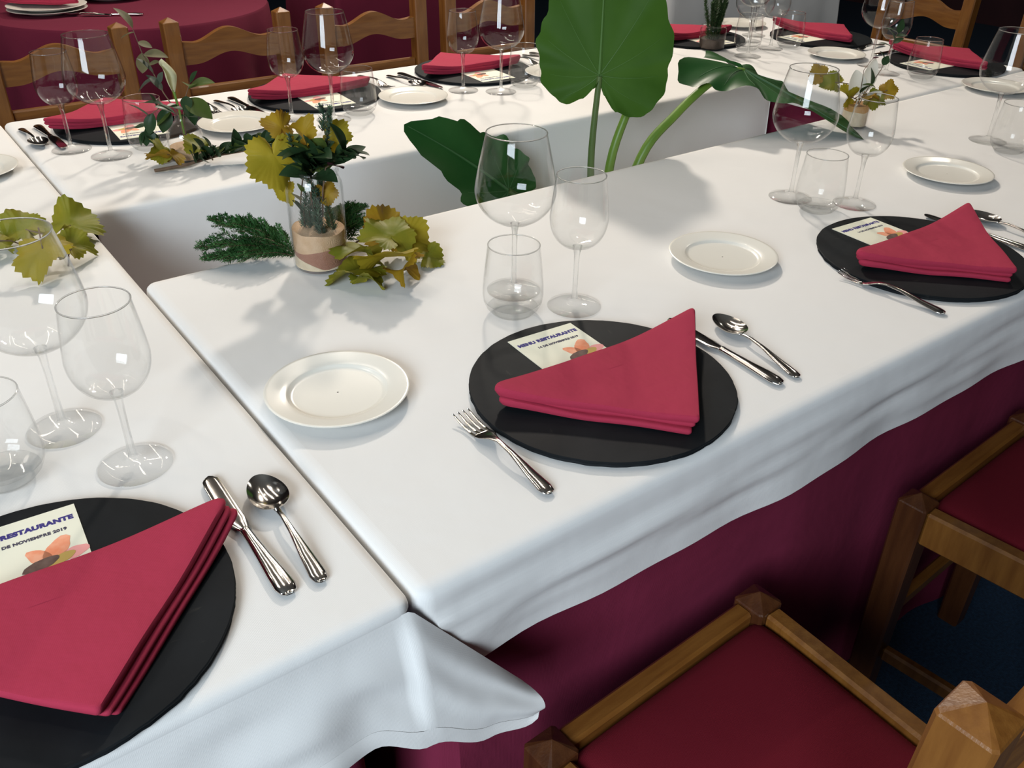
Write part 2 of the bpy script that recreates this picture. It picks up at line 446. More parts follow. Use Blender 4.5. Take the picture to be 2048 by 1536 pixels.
def cloth(mb, x0, x1, y0, y1, z, drop, ripple, rad=0.012, step=0.02, fold=0.012, seed=0, flare=0.0, rows=7):
    """flat top, soft edge, hanging sides; drop is a dict per side, ripple the depth of the folds at the hem"""
    rnd = random.Random(seed)
    ph = [rnd.uniform(0, 6.28) for _ in range(8)]
    lp = rounded_loop(x0, x1, y0, y1, max(rad + 0.01, fold * 1.5), step)
    n = len(lp)
    acc = [0.0]
    for a, b in zip(lp, lp[1:]): acc.append(acc[-1] + math.hypot(b[0] - a[0], b[1] - a[1]))
    def dr(tg):
        return drop[tg] if tg in drop else min(drop[tg[0]], drop[tg[1]])
    rings = [(-fold * 1.4, 0.0, 0), (-fold, -0.0003, 0), (-fold * 0.4, -fold * 0.18, 0), (-fold * 0.1, -fold * 0.5, 0), (0, -fold, 0)]
    vs = []
    for off, dz, _ in rings:
        for px, py, nx, ny, tg, t in lp: vs.append((px + nx * off, py + ny * off, z + dz))
    for r in range(1, rows + 1):
        f = r / rows
        for i, (px, py, nx, ny, tg, t) in enumerate(lp):
            s = acc[i]
            d = max(dr(tg) - fold, 0.001)
            amp = ripple * min(1.0, d / 0.1) * (1.0 if not ('w' in tg and x0 == 0.002) else 0.0)
            w = (sin(s * 21 + ph[0]) * 0.5 + sin(s * 9.3 + ph[1]) * 0.7 + sin(s * 43 + ph[2]) * 0.22)
            hem = 1.0 + 0.02 * sin(s * 7 + ph[3]) * (1 if ripple > 0.001 else 0)
            crease = (0.0024 * sin(f * 8 + s * 5 + ph[4]) + 0.0016 * sin(f * 15 - s * 9 + ph[5]) + 0.0010 * sin(f * 22 + s * 17 + ph[6])) * sin(pi * min(1, f * 1.15)) * (1 if d > 0.06 and 'w' not in tg else 0)
            off = f ** 1.2 * amp * (w + 1.0) + crease + (0.0028 * sin(pi * min(1, f * 1.15)) if d > 0.06 and 'w' not in tg else 0) + flare * f * (d if len(tg) == 2 else d * 0.5)
            vs.append((px + nx * off, py + ny * off, z - fold - d * f * hem))
    R = len(rings) + rows
    mb.add(vs[:n], [tuple(range(n))])          # flat top with its own corners
    fs = []
    for r in range(R - 1):
        for i in range(n):
            j = (i + 1) % n
            fs.append((r * n + i, (r + 1) * n + i, (r + 1) * n + j, r * n + j))
    mb.add(vs, fs)

XR, YF = 2.53, 1.755          # outer edges of the tables closing the square
# burgundy under-cloths reaching the floor, one per table
def under_cloth(x0, x1, y0, y1, label, seed, rip=0.010):
    mb = MB(); cloth(mb, x0, x1, y0, y1, T - 0.004, dict(s=T - 0.006, n=T - 0.006, e=T - 0.006, w=T - 0.006), rip, seed=seed, rows=9, step=0.025)
    return tag(mb.build('burgundy_tablecloth', 'burgundy'), label, 'tablecloth', 'burgundy cloths under the white ones')
under_cloth(0.045, 2.30, 0.05, 0.74, 'burgundy floor-length cloth under the white one behind the two red chairs', 3)
under_cloth(-0.80, -0.045, 0.05, YF - 0.03, 'burgundy cloth below the lifted white corner flap by the seam', 4)
under_cloth(0.045, 1.76, 1.135, 1.54, 'burgundy cloth under the long table with small yellow leaf bottle', 5)
under_cloth(1.84, 2.30, 0.80, 1.54, 'burgundy cloth showing below the short white drop behind the tall wine glass', 6, 0.004)

# near table
mb = MB()
cloth(mb, 0.002, XR, 0.0, 0.77, T, dict(s=0.118, n=0.30, e=0.12, w=0.118), 0.006, seed=11, rad=0.008, fold=0.012, rows=16)
tag(mb.build('white_tablecloth', 'linen'), 'white cloth with three slate settings and the sand jar on it', 'tablecloth', 'white cloths on the joined tables')
# far table
mb = MB()
cloth(mb, 0.002, 1.80, 1.085, YF, T, dict(s=0.36, n=0.12, e=0.02, w=0.02), 0.008, seed=12, rad=0.012)
tag(mb.build('white_tablecloth', 'linen'), 'white cloth under the row of settings before the wooden chair backs', 'tablecloth', 'white cloths on the joined tables')
# table closing the square
mb = MB()
cloth(mb, 1.803, XR, 0.774, YF, T, dict(s=0.01, n=0.12, e=0.12, w=0.055), 0.003, seed=13, rad=0.010)
tag(mb.build('white_tablecloth', 'linen'), 'white cloth under the rosemary jar and the settings farther along', 'tablecloth', 'white cloths on the joined tables')
# end table with its corner flap
mb = MB()
cloth(mb, -0.84, -0.002, 0.0, YF, T, dict(s=0.0105, n=0.12, e=0.02, w=0.12), 0.006, seed=14, rad=0.005, fold=0.0100)
ZH = [(-0.84, -0.135), (-0.45, -0.125), (-0.20, -0.122), (-0.115, -0.118), (-0.065, -0.124), (-0.013, -0.150), (0.05, -0.184), (0.093, -0.194), (0.105, -0.190)]
YH = [(-0.84, -0.030), (-0.45, -0.040), (-0.20, -0.028), (-0.115, -0.036), (-0.065, -0.026), (-0.013, -0.036), (0.05, -0.040), (0.105, -0.046)]
def flap(a, b):
    u = -0.83 + a * 0.932
    zt = -0.0098 if u <= -0.006 else -0.0098 - 1.32 * (u + 0.006)
    yt = 0.0003 if u <= -0.006 else 0.0003 - 0.22 * (u + 0.006)
    zh = lerp_table(ZH, u); yh = lerp_table(YH, u)
    f = b ** 1.35 if u < -0.01 else b
    bulge = -0.0022 * sin(b * 9 + u * 26) * sin(pi * b) - 0.0014 * sin(b * 16 - u * 37) * sin(pi * b) - 0.010 * sin(pi * min(1, b * 1.1)) * (1 if u > -0.02 else 0.4)
    x = u + (0.012 * sin(b * pi * 0.9) if u > 0.02 else 0.0) * ((u - 0.02) / 0.08 if u > 0.02 else 0)
    return (x, yt + (yh - yt) * f + bulge, T + zt + (zh - zt) * b)
grid(mb, 160, 20, flap)
left_cloth = tag(mb.build('white_tablecloth', 'linen', angle=60), 'white cloth of the end table with its lifted corner flap over the seam', 'tablecloth', 'white cloths on the joined tables')
mb = MB()
def hem(a, b):
    u, y, z = flap(a, 0.86 + 0.14 * b)
    return (u, y - 0.0005 - 0.0010 * sin(pi * b), z)
grid(mb, 140, 4, hem)
mb.build('stitched_hem', 'linen', left_cloth)

# ------------------------------------------------------------------ place settings (local frame: slate centre at origin, sitter towards -y)
rnd = random.Random(5)
def slate_mesh(seed):
    r = random.Random(seed)
    n = 180
    mb = MB()
    jag = [0.0] * n
    for k in range(n): jag[k] = r.uniform(-1, 1)
    jag = [(jag[k] * 0.5 + jag[k - 1] * 0.3 + jag[k - 2] * 0.2) for k in range(n)]
    prof = [(0.60, 0.0, 0.0), (0.985, 0.0, 0.6), (0.996, 0.0018, 1.0), (0.990, 0.0038, 1.2), (0.998, 0.0055, 0.7), (1.0, 0.0070, 0.35), (0.994, 0.0078, 0.3), (0.96, 0.0080, 0.0), (0.5, 0.0080, 0)]
    vs = []
    for s, z, a in prof:
        for k in range(n):
            t = 2 * pi * k / n
            rr = 0.160 * s + jag[k] * 0.0016 * a
            vs.append((rr * cos(t), rr * sin(t), z))
    fs = []
    for i in range(len(prof) - 1):
        for k in range(n):
            fs.append((i * n + k, i * n + (k + 1) % n, (i + 1) * n + (k + 1) % n, (i + 1) * n + k))
    fs.append(tuple(reversed(range(n)))); fs.append(tuple((len(prof) - 1) * n + k for k in range(n)))
    mb.add(vs, fs)
    return mb.mesh('slate_plate', 'slate', True, 30)
SLATES = [slate_mesh(i) for i in range(3)]

def rounded_poly(pts, rads, seg=6):
    out = []; n = len(pts)
    for i in range(n):
        p = Vector(pts[i]); a = (Vector(pts[i - 1]) - p); b = (Vector(pts[(i + 1) % n]) - p)
        r = rads[i]
        la = min(r, a.length * 0.45); lb = min(r, b.length * 0.45)
        A = p + a.normalized() * la; B = p + b.normalized() * lb
        for k in range(seg + 1):
            t = k / seg
            out.append(A * (1 - t) ** 2 + p * 2 * t * (1 - t) + B * t * t)
    # densify the long sides
    res = []
    for i in range(len(out)):
        a = out[i]; b = out[(i + 1) % len(out)]
        m_ = max(1, int((b - a).length / 0.012))
        for k in range(m_): res.append(a + (b - a) * (k / m_))
    return res

def napkin_mesh(kind=0, seed=0):
    """square napkin folded to a triangle: hypotenuse AB away from the sitter, corner C towards the sitter"""
    r = random.Random(seed)
    A = Vector((-0.148, 0.038)); B = Vector((0.185, 0.030)); C = Vector((0.016, -0.142))
    mb = MB()
    layers = [(0.0, 0.0065, 0.0035), (0.0062, 0.0062, 0.0), (0.0122, 0.0085, 0.0)]
    for li, (zb, th, ex) in enumerate(layers):
        o = Vector((0, 0))
        a = A.copy(); b = B.copy(); c = C.copy()
        if kind == 0:          # layers step out along A-C
            if li == 0: a += Vector((0.002, -0.006)); c += Vector((-0.010, 0.000)); b += Vector((-0.006, 0))
            if li == 1: a += Vector((0.004, 0.001)); c += Vector((-0.002, 0.003))
        else:                  # layers step out along B-C
            if li == 0: b += Vector((0.008, -0.004)); c += Vector((0.012, 0.004)); a += Vector((0.004, 0))
            if li == 1: b += Vector((0.002, -0.004)); c += Vector((0.006, 0.001))
        out = rounded_poly([a, c, b], [0.030 if kind == 0 else 0.02, 0.005, 0.012 if kind == 0 else 0.022])
        cen = (a + b + c) / 3
        n = len(out)
        prof = [(0.93, 0.0), (0.985, 0.0), (1.0, 0.35), (0.998, 0.7), (0.985, 0.93), (0.95, 1.0), (0.8, 1.02), (0.55, 1.0), (0.25, 0.98)]
        vs = []
        for s, h in prof:
            for p in out:
                q = cen + (p - cen) * s
                ta = max(0.0, 1 - (q - A).length / 0.12); tb = max(0.0, 1 - (q - B).length / 0.16)
                lift = 0.004 * ta + 0.016 * tb * tb * (1 if kind == 0 else 0.6) + 0.0018 * sin(q.x * 38 + li) * cos(q.y * 30)
                puff = 0.004 * ta * h
                vs.append((q.x, q.y, zb + th * h + lift + puff))
        fs = []
        for i in range(len(prof) - 1):
            for k in range(n):
                fs.append((i * n + k, i * n + (k + 1) % n, (i + 1) * n + (k + 1) % n, (i + 1) * n + k))
        fs.append(tuple(reversed(range(n)))); fs.append(tuple((len(prof) - 1) * n + k for k in range(n)))
        mb.add(vs, fs)
    return mb.mesh('folded_napkin', 'napkin', True, 50)
NAPKINS = [napkin_mesh(0, 1), napkin_mesh(1, 2)]

def text_mesh(body, size, material, bold):
    cu = bpy.data.curves.new('print', 'FONT')
    cu.body = body; cu.size = size; cu.align_x = 'CENTER'; cu.align_y = 'CENTER'; cu.offset = bold; cu.extrude = 0.00008
    cu.space_character = 1.08
    ob = bpy.data.objects.new('print', cu); COL.objects.link(ob)
    dg = bpy.context.evaluated_depsgraph_get()
    me = bpy.data.meshes.new_from_object(ob.evaluated_get(dg))
    bpy.data.objects.remove(ob); bpy.data.curves.remove(cu)
    me.materials.clear(); me.materials.append(M[material])
    return me
TITLE = text_mesh('MENU RESTAURANTE', 0.0088, 'ink_blue', 0.00060)
DATE = text_mesh('14 DE NOVIEMBRE 2019', 0.0056, 'ink_dark', 0.00034)

def flat_shape(pts, z, th=0.0001):
    mb = MB(); n = len(pts)
    mb.add([(x, y, z) for x, y in pts] + [(x, y, z + th) for x, y in pts],
           [tuple(reversed(range(n))), tuple(range(n, 2 * n))] + [(k, (k + 1) % n, n + (k + 1) % n, n + k) for k in range(n)])
    return mb
def blob(cx, cy, rx, ry, ang, n=18, point=0.0, seed=0):
    r = random.Random(seed); o = []
    for k in range(n):
        t = 2 * pi * k / n
        q = 1 + 0.06 * r.uniform(-1, 1) + point * max(0, cos(t)) ** 6
        x = rx * q * cos(t); y = ry * q * sin(t)
        o.append((cx + x * cos(ang) - y * sin(ang), cy + x * sin(ang) + y * cos(ang)))
    return o
CW, CH = 0.100, 0.120
mb = MB(); box(mb, -CW / 2, CW / 2, -CH, 0, 0, 0.0007)
CARD = mb.mesh('menu_card', 'paper', False)
PRINTS = [(flat_shape(blob(0.024, -0.061, 0.016, 0.010, 1.0, point=0.35, seed=1), 0.0008).mesh('printed_petal', 'petal_orange', False)),
          (flat_shape(blob(0.010, -0.064, 0.013, 0.008, 2.2, point=0.2, seed=2), 0.0008).mesh('printed_petal', 'petal_orange', False)),
          (flat_shape(blob(0.037, -0.072, 0.011, 0.008, 0.2, point=0.3, seed=3), 0.0008).mesh('printed_petal', 'petal_pink', False)),
          (flat_shape(blob(0.014, -0.084, 0.016, 0.010, -2.0, point=0.2, seed=4), 0.0008).mesh('printed_petal', 'petal_pink', False)),
          (flat_shape(blob(0.026, -0.075, 0.013, 0.006, 0.3, seed=5), 0.0010).mesh('printed_leaf', 'petal_ochre', False)),
          (flat_shape(blob(0.009, -0.075, 0.016, 0.007, 0.25, seed=6), 0.0012).mesh('printed_flower_centre', 'print_brown', False))]

def loft(mb, secs, n=10):
    """secs: (y, half width, z, thickness, x shift); lens shaped cross-sections along y"""
    vs = []; fs = []
    for y, w, z, th, xs in secs:
        for k in range(n):
            t = 2 * pi * k / n
            vs.append((xs + w * cos(t), y, z + th * 0.5 * sin(t)))
    for i in range(len(secs) - 1):
        for k in range(n):
            fs.append((i * n + k, i * n + (k + 1) % n, (i + 1) * n + (k + 1) % n, (i + 1) * n + k))
    fs.append(tuple(range(n))); fs.append(tuple(reversed([(len(secs) - 1) * n + k for k in range(n)])))
    mb.add(vs, fs)

def knife_meshes():
    h = MB(); loft(h, [(-0.098, 0.004, 0.004, 0.003, 0), (-0.096, 0.0075, 0.0042, 0.0055, 0), (-0.088, 0.0098, 0.0045, 0.0072, 0), (-0.07, 0.0092, 0.005, 0.0076, 0), (-0.045, 0.0072, 0.005, 0.0072, 0), (-0.02, 0.0056, 0.005, 0.0070, 0), (-0.004, 0.0050, 0.005, 0.0070, 0), (0.0, 0.0056, 0.005, 0.0078, 0), (0.003, 0.0050, 0.005, 0.006, 0)], 14)
    b = MB(); loft(b, [(0.002, 0.0048, 0.005, 0.004, 0), (0.010, 0.0075, 0.005, 0.0026, -0.001), (0.02, 0.0092, 0.005, 0.0022, -0.0015), (0.06, 0.0094, 0.005, 0.0020, -0.001), (0.085, 0.0090, 0.005, 0.0018, 0), (0.094, 0.0078, 0.005, 0.0016, 0.0006), (0.099, 0.0048, 0.005, 0.0014, 0.0012), (0.101, 0.001, 0.005, 0.001, 0.0014)], 12)
    return h.mesh('knife_handle', 'steel'), b.mesh('knife_blade', 'steel', True, 40)
def spoon_meshes():
    h = MB(); loft(h, [(-0.078, 0.003, 0.003, 0.0024, 0), (-0.076, 0.0062, 0.0031, 0.0034, 0), (-0.068, 0.0080, 0.0036, 0.0042, 0), (-0.04, 0.0062, 0.006, 0.0040, 0), (-0.01, 0.0036, 0.0095, 0.0038, 0), (0.015, 0.0026, 0.0102, 0.0036, 0), (0.028, 0.0028, 0.0085, 0.0034, 0), (0.034, 0.0036, 0.0068, 0.003, 0)], 12)
    b = MB()
    def bowl(a, c, off):
        t = 2 * pi * a; rr = c
        y = 0.060 + 0.030 * rr * sin(t); x = (0.0190 - 0.0030 * sin(t)) * rr * cos(t)
        z = 0.0010 + 0.0085 * rr ** 2.2 + off
        return (x, y, z)
    grid(b, 36, 10, lambda a, c: bowl(a, c, 0.0)); grid(b, 36, 10, lambda a, c: bowl(a, c, 0.0012))
    grid(b, 36, 1, lambda a, c: bowl(a, 1.0, 0.0012 * c))
    return h.mesh('spoon_handle', 'steel'), b.mesh('spoon_bowl', 'steel')
def fork_meshes():
    h = MB(); loft(h, [(-0.084, 0.003, 0.003, 0.0024, 0), (-0.082, 0.0068, 0.0031, 0.0034, 0), (-0.074, 0.0088, 0.0036, 0.0042, 0), (-0.05, 0.0068, 0.006, 0.0040, 0), (-0.015, 0.0036, 0.0115, 0.0038, 0), (0.008, 0.0030, 0.0125, 0.0034, 0), (0.020, 0.0060, 0.0105, 0.0028, 0), (0.030, 0.0112, 0.0070, 0.0022, 0), (0.040, 0.0120, 0.0040, 0.0020, 0), (0.043, 0.0118, 0.0034, 0.0018, 0)], 12)
    tines = []
    for k in range(4):
        x = (k - 1.5) * 0.0064
        t = MB(); loft(t, [(0.038, 0.0022, 0.0040, 0.0020, x), (0.050, 0.0020, 0.0030, 0.0019, x), (0.066, 0.0017, 0.0040, 0.0018, x * 1.02), (0.080, 0.0013, 0.0072, 0.0016, x * 1.04), (0.085, 0.0005, 0.0086, 0.0009, x * 1.04)], 8)
        tines.append(t.mesh('tine', 'steel'))
    return h.mesh('fork_handle', 'steel'), tines
KNIFE, SPOON, FORK = knife_meshes(), spoon_meshes(), fork_meshes()

mb = MB()
lathe(mb, [(0.001, 0.0), (0.044, 0.0), (0.046, 0.0022), (0.052, 0.003), (0.066, 0.0075), (0.080, 0.0112), (0.0838, 0.0122), (0.0842, 0.0131), (0.0835, 0.0137), (0.080, 0.0132), (0.066, 0.0104), (0.0595, 0.0092), (0.0575, 0.0082), (0.0555, 0.0060), (0.051, 0.0054), (0.001, 0.0054)], 72)
BREAD = mb.mesh('bread_plate', 'porcelain', True, 60)

def wine_meshes(H, zb, rmax, zmax, rrim, rfoot, rnd_=0.6):
    w = 0.0007
    outer = []
    nb = 26
    for i in range(nb + 1):
        t = i / nb
        z = zb + (H - zb) * t
        tm = (zmax - zb) / (H - zb)
        if t < tm:
            q = t / tm
            r = 0.007 + (rmax - 0.007) * (1 - (1 - q) ** 2.0) ** rnd_
        else:
            q = (t - tm) / (1 - tm)
            r = rmax + (rrim - rmax) * (q ** 1.28 * 0.85 + 0.15 * q)
        outer.append((r, z))
    inner = [(max(r - w * (1.0 if i > 4 else 2.2), 0.0006), z + (0.0022 if i < 2 else 0.0)) for i, (r, z) in enumerate(outer)]
    inner[0] = (0.0004, zb + 0.004)
    rim = [(outer[-1][0] - w * 0.1, H + 0.0005), (outer[-1][0] - w * 0.9, H + 0.0005)]
    b = MB(); lathe(b, outer + rim + inner[::-1], 56)
    s = MB()
    lathe(s, [(0.0050, 0.0095), (0.0041, 0.018), (0.0037, 0.04), (0.0037, zb * 0.72), (0.0042, zb - 0.010), (0.0062, zb - 0.002), (0.0068, zb + 0.001), (0.002, zb + 0.003)], 24)
    k = MB(); tube(k, [(rrim * cos(a), rrim * sin(a), H) for a in [2 * pi * i / 56 for i in range(57)]], 0.0008, 6, False)
    f = MB()
    lathe(f, [(0.001, 0.0006), (rfoot - 0.001, 0.0), (rfoot, 0.0010), (rfoot - 0.0008, 0.0022), (rfoot * 0.7, 0.0042), (rfoot * 0.35, 0.0064), (0.0085, 0.0080), (0.0054, 0.0110), (0.0008, 0.0112)], 56)
    return b.mesh('bowl', 'glass', True, 70), s.mesh('stem', 'glass_solid', True, 70), f.mesh('foot', 'glass', True, 70), k.mesh('rim', 'glass_rim', True, None)
BIG = wine_meshes(0.230, 0.102, 0.0562, 0.152, 0.0408, 0.0390)
SMALL = wine_meshes(0.190, 0.090, 0.0395, 0.132, 0.0325, 0.0380, 0.48)

def tumbler_meshes():
    H = 0.101
    out = [(0.024, 0.0012), (0.030, 0.004), (0.0365, 0.011), (0.0405, 0.020), (0.0418, 0.030), (0.0415, 0.042), (0.0398, 0.062), (0.0375, 0.082), (0.0352, H)]
    w = 0.0011
    inn = [(r - w, max(z, 0.0105)) for r, z in out if z > 0.012]
    b = MB(); lathe(b, out + [(0.0350, H + 0.0006), (0.0344, H + 0.0006)] + inn[::-1] + [(0.030, 0.0125), (0.001, 0.0098)], 56)
    k = MB(); tube(k, [(0.0348 * cos(a), 0.0348 * sin(a), H) for a in [2 * pi * i / 56 for i in range(57)]], 0.0008, 6, False)
    f = MB(); lathe(f, [(0.0005, 0.0004), (0.024, 0.0), (0.029, 0.0022), (0.0352, 0.0098), (0.0330, 0.0125), (0.028, 0.0112), (0.0005, 0.0090)], 56)
    return b.mesh('bowl', 'glass', True, 70), f.mesh('thick_base', 'glass_base', True, 70), k.mesh('rim', 'glass_rim', True, None)
TUMBLER = tumbler_meshes()

def place_parts(name, parts, loc, rz, label, cat, group):
    o = empty(name, loc, rz)
    for pn, me in parts: link(pn, me, o)
    return tag(o, label, cat, group)

CTR = [0]
def setting(where, cx, cy, rz, slate=True, napkin=0, card=True, fork=(-0.178, -0.043), knife=(0.186, -0.022), spoon=(0.226, -0.05),
            bread=(-0.267, 0.164), big=(0.072, 0.275), small=(0.112, 0.186), tum=(0.032, 0.226), spoon_rot=-0.12, fork_rot=0.02, knife_rot=0.02,
            nap_rot=0.0, card_at=(0.014, 0.140), world=False):
    """one place at the table; positions are relative to the slate unless a world pair is given as a third True value"""
    def pos(p):
        if len(p) == 3: return (p[0], p[1])
        return (cx + p[0] * cos(rz) - p[1] * sin(rz), cy + p[0] * sin(rz) + p[1] * cos(rz))
    i = CTR[0]; CTR[0] += 1
    if slate:
        o = link('slate_plate', SLATES[i % 3], None, (cx, cy, T + 0.0002), (0, 0, rz + i * 1.3))
        tag(o, 'round black slate charger ' + where, 'plate', 'slate chargers at the place settings')
    if card:
        x, y = pos(card_at)
        c = tag(link('menu_card', CARD, None, (x, y, T + 0.0084), (0, 0, rz - 0.06)), 'cream printed menu card ' + where, 'menu card', 'menu cards on the slates')
        link('printed_title', TITLE, c, (0.0, -0.019, 0.0008)); link('printed_date', DATE, c, (0.006, -0.034, 0.0008))
        for p in PRINTS: link(p.name.split('.')[0], p, c)
    if napkin is not None:
        tag(link('folded_napkin', NAPKINS[napkin], None, (cx, cy, T + 0.0093), (0, 0, rz + nap_rot)), 'crimson napkin folded to a triangle ' + where, 'napkin', 'crimson napkins on the slates')
    if fork:
        x, y = pos(fork)
        place_parts('fork', [('handle', FORK[0])] + [('tine', t) for t in FORK[1]], (x, y, T + 0.0008), rz + fork_rot, 'steel four-tined fork ' + where, 'fork', 'forks at the place settings')
    if knife:
        x, y = pos(knife)
        place_parts('table_knife', [('handle', KNIFE[0]), ('blade', KNIFE[1])], (x, y, T - 0.0004), rz + knife_rot, 'steel table knife with rounded blade ' + where, 'knife', 'knives at the place settings')
    if spoon:
        x, y = pos(spoon)
        place_parts('dessert_spoon', [('handle', SPOON[0]), ('bowl', SPOON[1])], (x, y, T + 0.0005), rz + spoon_rot, 'steel spoon with oval bowl ' + where, 'spoon', 'spoons at the place settings')
    if bread:
        x, y = pos(bread)
        tag(link('bread_plate', BREAD, None, (x, y, T + 0.0002)), 'small cream porcelain bread plate ' + where, 'plate', 'bread plates at the place settings')
    if big:
        x, y = pos(big)
        place_parts('large_wine_glass', [('bowl', BIG[0]), ('stem', BIG[1]), ('foot', BIG[2]), ('rim', BIG[3])], (x, y, T + 0.0002), 0, 'tall wide-bowled clear wine glass ' + where, 'wine glass', 'large wine glasses at the place settings')
    if small:
        x, y = pos(small)
        place_parts('small_wine_glass', [('bowl', SMALL[0]), ('stem', SMALL[1]), ('foot', SMALL[2]), ('rim', SMALL[3])], (x, y, T + 0.0002), 0, 'shorter narrow clear wine glass ' + where, 'wine glass', 'small wine glasses at the place settings')
    if tum:
        x, y = pos(tum)
        place_parts('water_tumbler', [('bowl', TUMBLER[0]), ('thick_base', TUMBLER[1]), ('rim', TUMBLER[2])], (x, y, T + 0.0002), 0, 'stemless rounded clear water tumbler ' + where, 'tumbler', 'tumblers at the place settings')

W = True
setting('at the place beside the cloth seam', -0.272, 0.156, 0.0, napkin=1, bread=None, fork=None, big=(-0.182, 0.445, W), small=(-0.139, 0.334, W), tum=(-0.252, 0.385, W),
        knife=(-0.087, 0.165, W), spoon=(-0.053, 0.142, W), knife_rot=0.0, spoon_rot=-0.06)
setting('at the place between sand jar and red chair', 0.3625, 0.169, 0.0, bread=(0.095, 0.333, W), big=(0.434, 0.444, W), small=(0.474, 0.355, W), tum=(0.391, 0.388, W),
        fork=(0.186, 0.128, W), knife=(0.548, 0.145, W), spoon=(0.589, 0.122, W), knife_rot=-0.03, spoon_rot=-0.18, fork_rot=-0.02)
setting('in front of the drooping leaf tip', 1.038, 0.172, 0.0, bread=(0.768, 0.345, W), big=(1.085, 0.467, W), small=(1.156, 0.379, W), tum=(1.073, 0.399, W),
        fork=(0.880, 0.121, W), knife=(1.208, 0.170, W), spoon=(1.268, 0.140, W), fork_rot=0.06, spoon_rot=-0.1, nap_rot=0.03)
setting('past the second slate at the frame edge', 1.725, 0.175, 0.0, bread=(1.442, 0.370, W), big=(1.742, 0.453, W), tum=(1.706, 0.387, W), small=None,
        fork=None, knife=None, spoon=None)
PI = pi
setting('on the far row beside the eucalyptus bottle', 0.235, 1.590, PI, bread=(0.417, 1.44, W), small=(0.078, 1.468, W), big=(0.133, 1.385, W), tum=(0.212, 1.392, W),
        knife=(0.062, 1.575, W), spoon=(0.028, 1.590, W), fork=(0.415, 1.62, W), spoon_rot=0.05, knife_rot=0.05)
setting('on the far row behind the sand jar', 0.676, 1.590, PI, bread=(0.856, 1.425, W), small=(0.545, 1.44, W), big=(0.617, 1.375, W), tum=(0.690, 1.390, W),
        knife=(0.495, 1.575, W), spoon=(0.458, 1.590, W), fork=(0.858, 1.62, W), spoon_rot=0.08, knife_rot=0.05)
setting('on the far row next to the upright big leaf', 1.146, 1.590, PI, bread=(1.310, 1.435, W), small=(1.010, 1.437, W), big=(1.083, 1.375, W), tum=(1.168, 1.390, W),
        knife=(0.965, 1.575, W), spoon=(0.928, 1.590, W), fork=(1.335, 1.60, W), spoon_rot=0.08, knife_rot=0.05)
setting('behind the rosemary jar', 2.00, 1.585, PI, bread=(2.30, 1.655, W), big=(1.95, 1.32, W), small=(2.095, 1.355, W), tum=(2.022, 1.387, W),
        knife=None, spoon=None, fork=None)
place_parts('table_knife', [('handle', KNIFE[0]), ('blade', KNIFE[1])], (1.425, 1.590, T - 0.0004), PI + 0.1, 'steel table knife half hidden by the upright big leaf', 'knife', 'knives at the place settings')
place_parts('dessert_spoon', [('handle', SPOON[0]), ('bowl', SPOON[1])], (1.388, 1.600, T + 0.0005), PI + 0.1, 'steel spoon beside the upright big leaf edge', 'spoon', 'spoons at the place settings')
setting('by the white draped table', 2.362, 1.372, PI / 2, bread=(2.172, 1.170, W), big=(2.125, 1.470, W), small=(2.212, 1.522, W), tum=(2.165, 1.342, W),
        fork=(2.36, 1.19, W), knife=None, spoon=None)
setting('near the white petals and dark chairs', 2.365, 0.930, PI / 2, bread=(2.20, 0.690, W), big=(2.165, 1.045, W), small=(2.112, 0.960, W), tum=(2.158, 0.880, W),
        fork=None, knife=(2.39, 1.12, W), spoon=None)
tag(link('bread_plate', BREAD, None, (-0.115, 1.415, T + 0.0002)), 'cream bread plate cut by the frame edge on the end table', 'plate', 'bread plates at the place settings')

# ------------------------------------------------------------------ foliage
def strip_leaf(mb, L, Wd, fold=0.25, curl=0.3, n=10, shape=0.9, base=Matrix.Identity(4), th=0.0):
    """pointed oval leaf along +y from the origin, folded along its midrib and curling down"""
    vs = []; fs = []
    for i in range(n + 1):
        s = i / n
        w = Wd * (sin(pi * min(1, s ** shape)) ** 0.8) if 0 < i < n else 0.0004
        y = L * s * (1 - 0.12 * curl * s)
        z = -curl * L * s * s * 0.5
        for k in (-1, -0.5, 0, 0.5, 1):
            vs.append(base @ Vector((k * w * cos(fold * 0.6), y, z + abs(k) * w * fold)))
    for i in range(n):
        for k in range(4):
            fs.append((i * 5 + k, i * 5 + k + 1, (i + 1) * 5 + k + 1, (i + 1) * 5 + k))
    mb.add(vs, fs)

